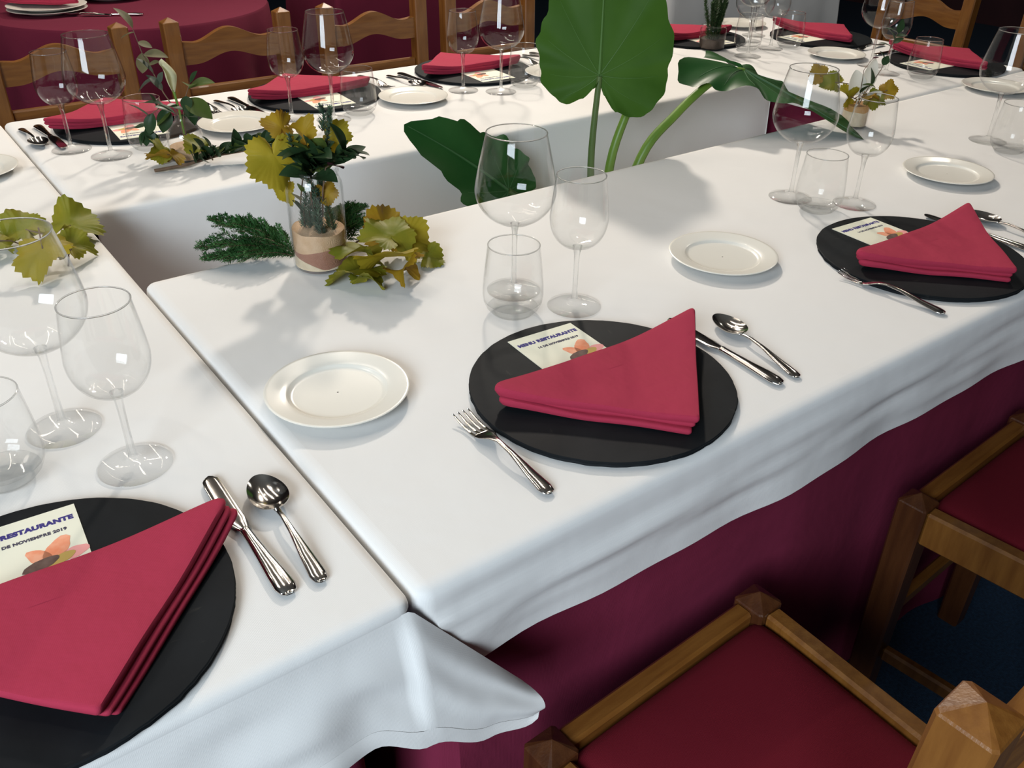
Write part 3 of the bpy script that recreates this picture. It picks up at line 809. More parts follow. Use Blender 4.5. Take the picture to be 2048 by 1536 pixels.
def mk_leaf_mesh(name, material, L, Wd, fold, curl, shape=0.9):
    mb = MB(); strip_leaf(mb, L, Wd, fold, curl, 10, shape)
    return mb.mesh(name, material)
def vine_leaf_mesh(seed, material, R=0.06, crumple=0.5):
    r = random.Random(seed)
    n = 90; rings = 7
    ph = [r.uniform(0, 6.28) for _ in range(6)]
    lob = [(0, 1.0), (0.95, 0.92), (-0.95, 0.92), (2.05, 0.78), (-2.05, 0.78)]
    vs = [(0, 0, 0)]; fs = []
    for j in range(1, rings + 1):
        f = j / rings
        for k in range(n):
            t = -pi + 2 * pi * k / n
            q = 0.63
            for a, h in lob:
                d = abs((t - a + pi) % (2 * pi) - pi)
                q = max(q, h * (1 - (d / 0.78) ** 1.7 * 0.34))
            d = abs(abs(t) - pi)
            if d < 0.45: q *= 0.30 + 0.7 * (d / 0.45)
            q *= 1 + 0.055 * ((k % 3) - 1) * f
            rr = R * q * f
            x = rr * sin(t); y = rr * cos(t)
            z = R * crumple * (0.35 * f * f * sin(2 * t + ph[0]) + 0.28 * f * f * sin(3 * t + ph[1]) + 0.22 * f ** 3 * sin(5 * t + ph[2]) + 0.10 * sin(x * 90 + ph[3]) * sin(y * 80 + ph[4]))
            z -= 0.25 * crumple * rr * rr / R
            vs.append((x, y, z))
    for k in range(n): fs.append((0, 1 + k, 1 + (k + 1) % n))
    for j in range(rings - 1):
        for k in range(n):
            a = 1 + j * n + k; b = 1 + j * n + (k + 1) % n
            fs.append((a, a + n, b + n, b))
    mb = MB(); mb.add(vs, fs)
    return mb.mesh('vine_leaf', material)

def vine_leaf(loc, rot, label, R=0.055, seed=0, material='gold', crumple=0.5, stalk=True, group='yellow vine leaves', rest=None):
    me = vine_leaf_mesh(seed, material, R, crumple)
    o = link('vine_leaf', me, None, loc, rot)
    if rest is not None:                       # lowest point lies at this height
        mw = Euler(rot).to_matrix()
        o.location.z = rest - min((mw @ v.co).z for v in me.vertices)
    if stalk:
        s = MB(); tube(s, [(0, 0, 0.0), (0.002, -R * 0.5, 0.003), (0.006, -R * 0.95, -0.002)], [0.0012, 0.0011, 0.0013], 6)
        s.build('leaf_stalk', 'twig', o)
    tag(o, label, 'leaf', group)
    return o

def lookdir(d, upv=(0, 0, 1), spin=0.0):
    """rotation taking +y to d with +z near upv"""
    y = Vector(d).normalized(); z = Vector(upv); z = (z - y * z.dot(y))
    if z.length < 1e-4: z = Vector((1, 0, 0)) - y * y.x
    z.normalize(); x = y.cross(z)
    mt_ = Matrix((x, y, z)).transposed()
    return (mt_ @ Matrix.Rotation(spin, 3, 'Y')).to_euler()

EUC = {k: [mk_leaf_mesh('leaf', k, L, Wd, fo, cu, sh) for L, Wd, fo, cu, sh in
           ((0.034, 0.0105, 0.25, 0.35, 0.9), (0.028, 0.0095, 0.15, 0.2, 0.85), (0.040, 0.0115, 0.3, 0.6, 0.95))] for k in ('euc', 'euc_olive', 'euc_pale', 'euc_grey', 'plum')}

def leafy_sprig(name, label, cat, pts, leaves, stem_r=0.0013, group=None):
    """stem along pts; leaves: (position along stem 0..1, direction, material, size, spin)"""
    root = empty(name, pts[0])
    P = [Vector(p) - Vector(pts[0]) for p in pts]
    s = MB(); tube(s, P, [stem_r * (1.15 - 0.6 * i / max(1, len(P) - 1)) for i in range(len(P))], 7)
    s.build('stem', 'twig', root)
    for i, (t, d, k, sz, sp) in enumerate(leaves):
        q = t * (len(P) - 1); a = min(int(q), len(P) - 2)
        p = P[a].lerp(P[a + 1], q - a)
        o = link('leaf', EUC[k][i % 3], root, p, lookdir(d, (0.1, -0.3, 1), sp)); o.scale = (sz, sz, sz)
    return tag(root, label, cat, group)

def needle_branch(mb, pts, nlen, step, rnd, rad=0.00065, droop=0.55, per=3, wide=1.0):
    """needles round a thin stem"""
    P = [Vector(p) for p in pts]
    tot = sum((b - a).length for a, b in zip(P, P[1:]))
    nst = max(2, int(tot / step))
    for i in range(nst):
        q = i / nst * (len(P) - 1); a = min(int(q), len(P) - 2)
        p = P[a].lerp(P[a + 1], q - a); d = (P[a + 1] - P[a]).normalized()
        ref = Vector((0.3, 0.2, 1)).cross(d)
        if ref.length < 1e-4: ref = Vector((1, 0, 0))
        ref.normalize(); oth = d.cross(ref)
        for k in range(per):
            an = rnd.uniform(0, 2 * pi)
            side = ref * cos(an) + oth * sin(an)
            ln = nlen * rnd.uniform(0.7, 1.1) * (1 - 0.5 * i / nst)
            tip = p + (d * droop + side * (1 - droop * 0.5)).normalized() * ln
            w = d.cross(side).normalized() * rad * wide
            mb.add([p - w, p + w, p + (tip - p) * 0.6 + w * 0.9 + side * 0.0003, tip, p + (tip - p) * 0.6 - w * 0.9 + side * 0.0003], [(0, 1, 2, 3, 4)])

def cypress_sprig(label, base, mains, seed, group='cypress sprigs', nlen=0.0095):
    rnd = random.Random(seed)
    root = empty('cypress_sprig', base)
    B = Vector(base)
    st = MB(); nd = MB()
    for tip, spread in mains:
        t = Vector(tip) - B
        mid = t * 0.5 + Vector((0, 0, 0.012))
        P = [Vector((0, 0, 0)).lerp(mid, u * 2) if u < 0.5 else mid.lerp(t, u * 2 - 1) for u in [i / 8 for i in range(9)]]
        tube(st, P, [0.0016 - 0.0013 * i / 8 for i in range(9)], 6)
        needle_branch(nd, P, nlen, 0.0022, rnd, per=4)
        d = t.normalized(); sd = d.cross(Vector((0, 0, 1))).normalized()
        nb = 22
        for i in range(1, nb):
            u = 0.1 + 0.86 * i / nb
            q = u * 8; a = min(int(q), 7); p = P[a].lerp(P[a + 1], q - a)
            s = 1 if i % 2 else -1
            ln = spread * (1 - u) ** 0.6 * rnd.uniform(0.7, 1.15) + 0.006
            e = p + (d * 0.80 + sd * s * 0.62 + Vector((0, 0, rnd.uniform(-0.15, 0.40)))).normalized() * ln
            m_ = p.lerp(e, 0.5) + Vector((0, 0, 0.003))
            tube(st, [p, m_, e], [0.0008, 0.0006, 0.0003], 4)
            needle_branch(nd, [p, m_, e], nlen, 0.0020, rnd, per=4)
            for kk in (0.35, 0.65):
                p2 = p.lerp(e, kk)
                e2 = p2 + (d * 0.9 + sd * -s * 0.35 + Vector((0, 0, rnd.uniform(-0.2, 0.35)))).normalized() * ln * 0.45
                needle_branch(nd, [p2, e2], nlen, 0.0022, rnd, per=4)
    st.build('stem', 'twig', root)
    o = nd.build('needles', 'cypress', root, angle=None); o['kind'] = 'stuff'
    return tag(root, label, 'sprig', group)

def rosemary_sprig(label, stems, seed, material='rosemary', nlen=0.014, group='rosemary sprigs', step=0.0020):
    rnd = random.Random(seed)
    root = empty('rosemary_sprig', stems[0][0])
    B = Vector(stems[0][0])
    st = MB(); nd = MB()
    for pts in stems:
        P = [Vector(p) - B for p in pts]
        tube(st, P, [0.0013 - 0.0007 * i / (len(P) - 1) for i in range(len(P))], 6)
        needle_branch(nd, P, nlen, step, rnd, rad=0.0011, droop=0.6, per=7)
    st.build('stem', 'twig', root)
    o = nd.build('needles', material, root, angle=None); o['kind'] = 'stuff'
    return tag(root, label, 'sprig', group)

# glass jars with coloured sand
def jar(name, label, x, y, H, R, Rm, layers, group):
    root = empty(name, (x, y, T + 0.0004))
    w = 0.0016
    out = [(0.003, 0.0), (R * 0.86, 0.0), (R * 0.97, 0.003), (R, 0.009), (R, H * 0.80), (R * 0.97, H * 0.86), (R * 0.90, H * 0.905), (Rm, H * 0.93), (Rm, H * 0.955), (Rm + 0.0015, H * 0.965), (Rm + 0.0015, H * 0.99), (Rm, H), (Rm - w, H)]
    inn = [(Rm - w, H * 0.93), (R * 0.90 - w, H * 0.905), (R * 0.97 - w, H * 0.86), (R - w, H * 0.80), (R - w, 0.010), (R * 0.9 - w, 0.0045), (0.003, 0.004)]
    g = MB(); lathe(g, out + inn, 48)
    g.build('glass_body', 'glass', root, angle=60)
    r = R - w - 0.0012
    for mtl, zlo, zhi in layers:
        s = MB(); n = 40
        vs = []; rings = [(0.02, 0), (1.0, 0), (1.0, 1), (0.6, 1), (0.02, 1)]
        for sc_, topb in rings:
            for k in range(n):
                t = 2 * pi * k / n
                px, py = r * sc_ * cos(t), r * sc_ * sin(t)
                vs.append((px, py, (zhi if topb else zlo)(px, py)))
        fs = [(i * n + k, i * n + (k + 1) % n, (i + 1) * n + (k + 1) % n, (i + 1) * n + k) for i in range(4) for k in range(n)]
        fs.append(tuple(reversed(range(n)))); fs.append(tuple(4 * n + k for k in range(n)))
        s.add(vs, fs); s.build('sand_layer', mtl, root, angle=50)
    return tag(root, label, 'jar', group)

# --- jar with layered sand on the near table
JX, JY = 0.245, 0.680
bx_, by_ = cos(-yaw), sin(-yaw)            # direction across the jar
def acr(px, py): return px * bx_ + py * by_
z1 = lambda px, py: 0.012 + max(-0.004, -0.45 * acr(px, py) * 0.75) + 0.001 * sin(px * 150)
z2 = lambda px, py: 0.034 + 0.12 * acr(px, py) + 0.001 * sin(py * 120)
z3 = lambda px, py: 0.060 - 0.05 * acr(px, py) + 0.0015 * sin(px * 140 + 1) * cos(py * 120)
jar('sand_jar', 'clear glass jar of layered cream, brown and beige sand holding yellow leaves', JX, JY, 0.152, 0.0415, 0.036,
    [('sand_cream', lambda a, b: 0.0055, z1), ('sand_mauve', lambda a, b: z1(a, b) + 0.0001, z2), ('sand_beige', lambda a, b: z2(a, b) + 0.0001, z3)], 'jars with sand and foliage')
def J(dx, dz, dd=0.0):
    """point by the jar: dx to the side as seen from the chairs, dz above the cloth, dd towards the far table"""
    return (JX + dx * cos(yaw) + dd * sin(yaw), JY - dx * sin(yaw) + dd * cos(yaw), T + dz)
rosemary_sprig('blue-green rosemary standing inside the layered sand jar',
               [[J(0.0, 0.055), J(0.004, 0.09), J(0.006, 0.125), J(0.022, 0.175), J(0.030, 0.215), J(0.034, 0.238)],
                [J(-0.012, 0.056), J(-0.010, 0.085), J(-0.004, 0.12), J(-0.01, 0.16)],
                [J(0.014, 0.056, 0.008), J(0.016, 0.085, 0.008), J(0.010, 0.118, 0.005), J(0.018, 0.16)],
                [J(0.005, 0.056, -0.012), J(0.0, 0.085, -0.012), J(0.002, 0.12, -0.008), J(-0.022, 0.16), J(-0.028, 0.20)],
                [J(-0.020, 0.058, 0.0), J(-0.018, 0.085, -0.004), J(-0.012, 0.115, -0.004)],
                [J(0.024, 0.058, -0.004), J(0.020, 0.085, -0.006), J(0.012, 0.110, -0.006)],
                [J(0.010, 0.056, -0.020), J(0.006, 0.080, -0.018), J(0.006, 0.108, -0.010)],
                [J(0.020, 0.205), J(0.024, 0.228), J(0.020, 0.240)]], 4)
# dark evergreen sprigs filling the mouth
def dvec(dx, dz, dd=0.0): return Vector((dx * cos(yaw) + dd * sin(yaw), -dx * sin(yaw) + dd * cos(yaw), dz))
rg = random.Random(21)
lv = []
for i in range(36):
    t = 0.55 + 0.45 * (i / 35)
    a = rg.uniform(-1.2, 1.2)
    lv.append((t, dvec(sin(a) * 1.0, 0.35 + 0.5 * cos(a) * rg.uniform(0.3, 1), rg.uniform(-1.0, 0.4)), rg.choice(['euc', 'euc', 'euc', 'euc_olive']), rg.uniform(1.05, 1.5), rg.uniform(-0.8, 0.8)))
leafy_sprig('evergreen_sprig', 'dark green leafy sprig filling the mouth of the layered sand jar', 'sprig', [J(0.0, 0.07, -0.01), J(-0.004, 0.11, -0.008), J(0.0, 0.15, -0.004), J(0.004, 0.172, 0)], lv, group='evergreen sprigs')
lv = []
for i in range(12):
    t = 0.55 + 0.45 * (i / 11)
    lv.append((t, dvec(rg.uniform(-0.3, 1.0), rg.uniform(-0.2, 0.8), rg.uniform(-0.8, 0.2)), rg.choice(['euc', 'euc', 'euc', 'plum']) if i < 9 else 'euc', rg.uniform(1.0, 1.35), rg.uniform(-0.7, 0.7)))
leafy_sprig('evergreen_sprig', 'dark sprig with outreaching leaves over the rim of the layered sand jar', 'sprig', [J(0.01, 0.08, -0.006), J(0.014, 0.12, -0.008), J(0.022, 0.155, -0.01), J(0.044, 0.172, -0.014), J(0.056, 0.176, -0.018)], lv, group='evergreen sprigs')
leafy_sprig('evergreen_sprig', 'brown-tinged sprig pressed inside the glass of the layered sand jar', 'sprig', [J(-0.02, 0.075, 0), J(-0.022, 0.10, 0.0), J(-0.016, 0.13, 0), J(-0.01, 0.155, 0)],
            [(0.1, dvec(-0.3, 1, -0.3), 'euc', 0.8, 0), (0.35, dvec(-0.3, 0.8, -0.6), 'euc_pale', 0.9, 0.4), (0.5, dvec(0.4, 0.7, -0.6), 'euc_olive', 0.9, -0.4), (0.7, dvec(-0.2, 0.5, -0.5), 'euc_pale', 0.8, 0.2)], group='evergreen sprigs')
# yellow vine leaves in the jar mouth
vine_leaf(J(-0.050, 0.172, -0.01), lookdir(dvec(0.12, -1.0, -0.25), dvec(0.55, 0.2, -1)), 'broad yellow vine leaf hanging from the sand jar mouth', 0.050, 31, 'gold', 0.45, stalk=False)
vine_leaf(J(-0.040, 0.205, 0.012), lookdir(dvec(-0.25, 1.0, 0.0), dvec(0.9, 0.1, -1)), 'small upright yellow vine leaf rising over the sand jar', 0.026, 32, 'gold_brown', 1.0, stalk=False)
vine_leaf(J(-0.010, 0.196, 0.004), lookdir(dvec(0.1, 1.0, -0.4), dvec(-0.4, 0.5, -1)), 'yellow vine leaf curled among rosemary in the sand jar', 0.026, 33, 'gold_brown', 1.0, stalk=False)
vine_leaf(J(0.028, 0.186, 0.022), lookdir(dvec(0.4, 1.0, 0.1), dvec(-0.5, 0.2, -1)), 'yellow vine leaf behind the dark sprig in the sand jar', 0.030, 34, 'gold', 0.8, stalk=False)
vine_leaf(J(-0.047, 0.112, 0.006), lookdir(dvec(0.10, -1.0, 0.1), dvec(-0.6, 0.1, -1)), 'narrow yellow vine leaf tip beside the sand jar glass', 0.026, 35, 'gold', 0.5, stalk=False)
vine_leaf(J(0.016, 0.118, -0.002), lookdir(dvec(0.3, -1.0, -0.2), dvec(0.2, 0.3, -1)), 'brownish vine leaf tucked inside the upper glass of the sand jar', 0.022, 36, 'gold_brown', 0.6, stalk=False)
# cypress lying by the jar
cypress_sprig('feathery green cypress sprig lying beside the sand jar', (0.222, 0.700, T + 0.012),
              [((0.100, 0.800, T + 0.020), 0.060), ((0.097, 0.772, T + 0.010), 0.055), ((0.135, 0.830, T + 0.046), 0.055), ((0.122, 0.752, T + 0.012), 0.050), ((0.165, 0.815, T + 0.040), 0.05)], 8)
cypress_sprig('cypress sprig peeking out behind the sand jar', (0.275, 0.715, T + 0.010), [((0.350, 0.745, T + 0.046), 0.045), ((0.330, 0.765, T + 0.040), 0.045), ((0.345, 0.730, T + 0.025), 0.04)], 9)
mb = MB(); tube(mb, [(0.280, 0.690, T + 0.006), (0.330, 0.700, T + 0.018), (0.362, 0.708, T + 0.034)], [0.0018, 0.0015, 0.0012], 6)
tag(mb.build('vine_twig', 'twig'), 'thin brown vine twig between jar and yellow leaves', 'twig')
# heap of vine leaves
HV = [((0.266, 0.600), (0.20, 0.10, 2.3), 0.054, 41, 'gold_green', 0.40, 0.001, 'flat yellow-green vine leaf touching the jar in the heap'),
      ((0.292, 0.628), (0.30, 0.15, 1.2), 0.056, 42, 'gold_green', 0.45, 0.010, 'yellow-green vine leaf with lobes tucked under the heap'),
      ((0.298, 0.574), (0.62, 0.10, 2.85), 0.058, 43, 'gold', 0.35, 0.004, 'large bright yellow vine leaf draped over the heap'),
      ((0.345, 0.655), (0.95, 0.2, -0.6), 0.046, 44, 'gold_brown', 1.0, 0.004, 'crumpled brown-edged vine leaf standing atop the heap'),
      ((0.358, 0.618), (0.55, 0.45, -1.1), 0.044, 45, 'gold', 0.8, 0.003, 'cupped yellow vine leaf at the back of the heap'),
      ((0.328, 0.610), (0.45, 0.0, 0.2), 0.050, 46, 'gold_green', 0.45, 0.020, 'pale yellow vine leaf lying across the middle of the heap'),
      ((0.376, 0.592), (0.25, 0.2, -1.35), 0.032, 47, 'gold_green', 0.5, 0.001, 'small yellow vine leaf pointing away from the heap'),
      ((0.316, 0.550), (0.8, 0.3, 3.3), 0.034, 48, 'gold_brown', 0.9, 0.001, 'scorched brown vine leaf at the front of the heap'),
      ((0.262, 0.566), (0.5, -0.2, 2.6), 0.032, 49, 'gold_green', 0.6, 0.001, 'small green-tipped vine leaf under the jar side of the heap')]
for (x, y), rot, R, sd, mt_, cr_, rest, lab in HV:
    vine_leaf((x, y, T + 0.02), rot, lab, R, sd, mt_, cr_, stalk=False, rest=T + rest)
LV = [((-0.038, 0.985), (0.35, 0.3, -0.9), 0.052, 61, 'gold_green', 0.6, 'broad yellow-green vine leaf by the seam on the end table'),
      ((-0.098, 1.010), (0.3, -0.3, 0.6), 0.048, 62, 'gold_green', 0.7, 'yellow-green vine leaf seen through the tall glass rim'),
      ((-0.146, 0.985), (0.4, 0.2, 1.6), 0.044, 63, 'gold_green', 0.6, 'pale green vine leaf at the outer end of the loose leaves'),
      ((-0.100, 0.870), (-0.35, 0.15, 2.8), 0.052, 64, 'gold', 0.5, 'dull yellow vine leaf seen through the tall glass bowl'),
      ((-0.058, 0.895), (0.45, 0.2, -0.6), 0.036, 65, 'gold_green', 0.8, 'small vine leaf with dark stalk beside the tall glass')]
for (x, y), rot, R, sd, mt_, cr_, lab in LV:
    vine_leaf((x, y, T + 0.02), rot, lab, R, sd, mt_, cr_, rest=T + 0.001)

# --- small bottle on the far table
BX, BY = 0.253, 1.285
def K(dx, dz, dd=0.0): return (BX + dx * cos(yaw) + dd * sin(yaw), BY - dx * sin(yaw) + dd * cos(yaw), T + dz)
root = empty('small_bottle', (BX, BY, T + 0.0004))
mb = MB(); lathe(mb, [(0.002, 0.0), (0.030, 0.0), (0.0335, 0.003), (0.034, 0.010), (0.0345, 0.046), (0.031, 0.060), (0.022, 0.070), (0.014, 0.075), (0.0125, 0.084), (0.0135, 0.086), (0.0135, 0.089), (0.0118, 0.089), (0.0110, 0.076), (0.020, 0.068), (0.029, 0.058), (0.0328, 0.045), (0.0324, 0.008), (0.002, 0.004)], 44)
mb.build('glass_body', 'glass', root, angle=60)
mb = MB(); lathe(mb, [(0.002, 0.005), (0.0305, 0.005), (0.0315, 0.010), (0.0318, 0.026)], 40); lathe(mb, [(0.0318, 0.0262), (0.02, 0.029), (0.002, 0.031)], 40)
mb.build('sand_layer', 'sand_beige', root)
tag(root, 'small round-shouldered glass bottle with sand holding dark leafy sprigs', 'bottle')
leafy_sprig('evergreen_sprig', 'dark leafy sprig drooping over the small bottle towards the wine glasses', 'sprig',
            [K(0.0, 0.045), K(-0.004, 0.085), K(-0.03, 0.105), K(-0.060, 0.085), K(-0.078, 0.052)],
            [(0.30, dvec(-0.5, 0.5, -0.5), 'euc', 1.3, 0), (0.38, dvec(-0.6, -0.5, -0.5), 'euc_olive', 1.5, 0.3), (0.45, dvec(-0.2, -1, -0.5), 'euc', 1.3, -0.2), (0.5, dvec(-0.9, 0.3, -0.2), 'euc', 1.1, 0.2), (0.6, dvec(-0.2, 1, -0.2), 'euc', 1.2, 0.2),
             (0.7, dvec(-0.3, -0.9, -0.5), 'euc', 1.1, 0), (0.78, dvec(-0.6, 0.8, -0.3), 'euc', 1.3, 0.5), (0.9, dvec(-1, -0.1, -0.2), 'euc', 0.9, 0), (0.95, dvec(0.5, -0.6, -0.4), 'euc', 0.9, 0.5), (1.0, dvec(-0.5, -0.9, -0.2), 'euc', 0.9, 0.2), (1.0, dvec(0.1, -1, -0.3), 'euc', 1.0, 0.1), (1.0, dvec(0.9, -0.4, -0.3), 'euc', 1.0, 0.1)], group='evergreen sprigs')
leafy_sprig('evergreen_sprig', 'olive-leaved sprig rising from the small bottle beside the calla', 'sprig',
            [K(0.002, 0.045), K(0.004, 0.085), K(0.014, 0.120), K(0.028, 0.148)],
            [(0.35, dvec(0.8, 0.2, -0.5), 'euc', 1.2, 0.2), (0.45, dvec(-0.5, 0.4, -0.6), 'euc', 1.3, 0), (0.55, dvec(0.6, -0.5, -0.6), 'euc', 1.2, 0), (0.62, dvec(1, -0.4, -0.4), 'euc_olive', 1.9, 0.4), (0.7, dvec(0.2, -0.7, -0.7), 'euc', 1.2, 0.3),
             (0.85, dvec(0.8, 0.5, -0.2), 'euc_olive', 1.5, 0.2), (0.95, dvec(0.3, 0.3, -0.8), 'euc_olive', 1.3, 0), (1.0, dvec(0.6, 0.9, 0), 'euc', 1.0, 0.1)], group='evergreen sprigs')
leafy_sprig('evergreen_sprig', 'grey-leaved sprig leaning out over the napkin behind the small bottle', 'sprig',
            [K(-0.002, 0.045), K(-0.006, 0.09), K(-0.03, 0.125, 0.01), K(-0.050, 0.155, 0.03), K(-0.072, 0.185, 0.05), K(-0.086, 0.232, 0.06)],
            [(0.42, dvec(-0.5, 0.8, 0), 'euc_grey', 1.2, 0.1), (0.5, dvec(0.4, 0.9, 0), 'euc_grey', 0.9, 0.1), (0.55, dvec(-1, -0.3, -0.2), 'euc_grey', 1.2, 0.2), (0.6, dvec(-0.6, 1, -0.1), 'euc_grey', 1.2, 0.3), (0.7, dvec(0.8, 0.3, -0.1), 'euc_pale', 0.9, 0.2),
             (0.8, dvec(1, 0.2, 0), 'euc_pale', 1.2, 0.2), (0.82, dvec(-0.1, -1, -0.1), 'euc_pale', 1.2, 0.0), (0.9, dvec(1, -0.3, 0), 'euc_pale', 1.0, 0.2), (1.0, dvec(-0.4, 1, 0), 'euc_pale', 1.2, 0.2), (0.97, dvec(-0.9, -0.2, 0), 'euc_pale', 0.9, 0.2)], group='evergreen sprigs')
# calla
root = empty('calla_flower', K(0.0, 0.05))
mb = MB(); tube(mb, [(0, 0, 0), tuple(dvec(-0.002, 0.045)), tuple(dvec(-0.006, 0.082))], [0.0020, 0.0021, 0.0026], 8); mb.build('stem', 'petiole', root)
mb = MB()
def spathe(a, b):
    t = (a - 0.5) * 2 * pi * 0.86
    r = 0.0026 + 0.0085 * sin(min(1, b * 1.15) * pi * 0.62) * (1 - 0.75 * max(0, b - 0.55) / 0.45)
    z = 0.080 + 0.060 * b
    lean = -0.014 * max(0, b - 0.5) ** 2 * 4
    p = dvec(-0.006 + r * sin(t) + lean, z - 0.010 * abs(a - 0.5) * b * 2, -r * cos(t) * -1)
    return tuple(p)
grid(mb, 20, 16, spathe); mb.build('spathe', 'calla', root)
tag(root, 'closed cream calla flower standing up in the small bottle', 'flower')
# branch and leaves lying by the bottle
lv = []
for i in range(44):
    t = 0.30 + 0.70 * i / 43
    a = rg.uniform(0, 2 * pi)
    lv.append((t, dvec(0.6 + 0.5 * cos(a), 0.25 + 0.75 * abs(sin(a * 1.3)), 0.9 * sin(a)), rg.choice(['euc', 'euc', 'euc_olive', 'euc']), rg.uniform(1.0, 1.45), rg.uniform(-0.8, 0.8)))
leafy_sprig('evergreen_sprig', 'dark leafy branch lying on the far cloth beside the small bottle', 'sprig',
            [(0.170, 1.235, T + 0.005), (0.230, 1.222, T + 0.010), (0.300, 1.225, T + 0.016), (0.370, 1.205, T + 0.022), (0.432, 1.185, T + 0.022)], lv, 0.0028, group='evergreen sprigs')
vine_leaf((0.205, 1.255, T + 0.02), (0.3, 0.2, 1.9), 'brown-yellow vine leaf under the cut end of the branch', 0.045, 71, 'gold_brown', 0.5, rest=T + 0.001)
vine_leaf((0.262, 1.232, T + 0.02), (0.7, 0.2, 0.6), 'yellow-green vine leaf leaning on the small bottle', 0.036, 72, 'gold_green', 0.6, rest=T + 0.004)
vine_leaf((0.205, 1.285, T + 0.02), (1.0, -0.3, 0.9), 'upright yellow-green vine leaf by the bottle foot', 0.032, 73, 'gold_green', 0.6, rest=T + 0.001)

# --- pale sand jar with petals on the table corner
QX, QY = 1.585, 0.690
def Q(dx, dz, dd=0.0): return (QX + dx * cos(yaw) + dd * sin(yaw), QY - dx * sin(yaw) + dd * cos(yaw), T + dz)
jar('sand_jar', 'squat glass jar of pale sand with white petals and yellow leaves', QX, QY, 0.066, 0.030, 0.025,
    [('sand_cream', lambda a, b: 0.0055, lambda a, b: 0.036 + 0.001 * sin(a * 200)), ('sand_ochre', lambda a, b: 0.0361 + 0.001 * sin(a * 200), lambda a, b: 0.050 + 0.0015 * sin(b * 160))], 'jars with sand and foliage')
for i, (dx, dz, dd, dirv, R, sd, mt_, lab) in enumerate([
        (-0.022, 0.068, -0.008, dvec(-0.8, 0.5, -0.4), 0.034, 81, 'gold', 'yellow vine leaf at the jar mouth below the white petals'),
        (0.008, 0.070, -0.012, dvec(0.2, 0.3, -1.0), 0.034, 82, 'gold_brown', 'ochre vine leaf curling over the pale sand jar rim'),
        (0.060, 0.082, 0.0, dvec(1.0, 0.25, 0), 0.026, 83, 'gold_brown', 'orange-yellow leaf reaching out beyond the pale sand jar'),
        (-0.050, 0.090, 0.03, dvec(-1, 0.2, 0.2), 0.032, 84, 'gold_green', 'yellow-green leaf hanging past the tall glass bowl'),
        (-0.080, 0.100, 0.05, dvec(-0.5, 0.8, 0.4), 0.030, 85, 'gold_brown', 'serrated yellow leaf seen above the tall glass rim'),
        (0.026, 0.066, -0.014, dvec(0.9, -0.1, -0.6), 0.030, 86, 'gold_green', 'green-yellow leaf drooping beside the pale sand jar')]):
    vine_leaf(Q(dx, dz, dd), lookdir(dirv, dvec(0.1, 0.6, -0.8)), lab, R, sd, mt_, 0.6)
def petal(loc, d, L, Wd, lab, seed):
    mb = MB()
    def pf(a, b):
        s = b; w = Wd * sin(pi * min(1, 0.08 + 0.92 * s) ** 0.8) ** 0.6 if s < 1 else 0.002
        k = (a - 0.5) * 2
        return (k * w, L * s, 0.30 * abs(k) ** 2 * w + 0.06 * L * sin(s * 3))
    grid(mb, 10, 12, pf)
    o = mb.build('white_petal', 'white_petal'); o.location = loc; o.rotation_euler = lookdir(d, dvec(0.1, 0.2, -1))
    return tag(o, lab, 'petal', 'white petals in the pale sand jar')
petal(Q(-0.006, 0.068, 0.006), dvec(-0.15, 1, 0.15), 0.055, 0.021, 'broad white petal standing in the pale sand jar', 1)
petal(Q(0.010, 0.078, 0.014), dvec(0.28, 1, 0.2), 0.070, 0.017, 'tall white petal behind the broad one in the pale jar', 2)
petal(Q(0.018, 0.060, -0.004), dvec(0.7, 0.6, -0.2), 0.034, 0.014, 'small white petal at the pale sand jar side', 3)
leafy_sprig('evergreen_sprig', 'thin dark sprig rising tall from the pale sand jar', 'sprig', [Q(0.004, 0.05), Q(0.016, 0.085, 0), Q(0.040, 0.125, 0.01), Q(0.052, 0.165, 0.02), Q(0.062, 0.20, 0.02)],
            [(0.3, dvec(-0.1, 1, -0.2), 'euc', 1.3, 0), (0.55, dvec(0.2, 1, -0.3), 'euc', 0.9, 0), (0.6, dvec(-0.3, 0.9, 0), 'euc', 0.7, 0), (0.8, dvec(-1, 0.4, 0), 'euc', 0.9, 0.2), (0.85, dvec(1, 0.6, 0), 'euc', 0.9, 0.2), (0.9, dvec(-0.5, 1, 0), 'euc', 0.9, 0.2), (0.95, dvec(0.9, 0.2, 0), 'euc', 0.8, 0), (1.0, dvec(0.2, 1, 0), 'euc', 1.1, 0), (1.0, dvec(-0.9, 0.6, 0), 'euc', 0.8, 0.1)], 0.0009, group='evergreen sprigs')
leafy_sprig('evergreen_sprig', 'bare thin twig with few leaves beside the white petals', 'sprig', [Q(0.002, 0.05), Q(0.000, 0.09), Q(-0.002, 0.125), Q(0.012, 0.150)],
            [(0.2, dvec(0.4, 0.9, -0.5), 'euc', 1.0, 0.2), (1.0, dvec(1, 0.3, 0), 'plum', 0.5, 0), (0.35, dvec(1.0, 0.35, -0.6), 'euc_olive', 0.8, 0)], 0.0008, group='evergreen sprigs')

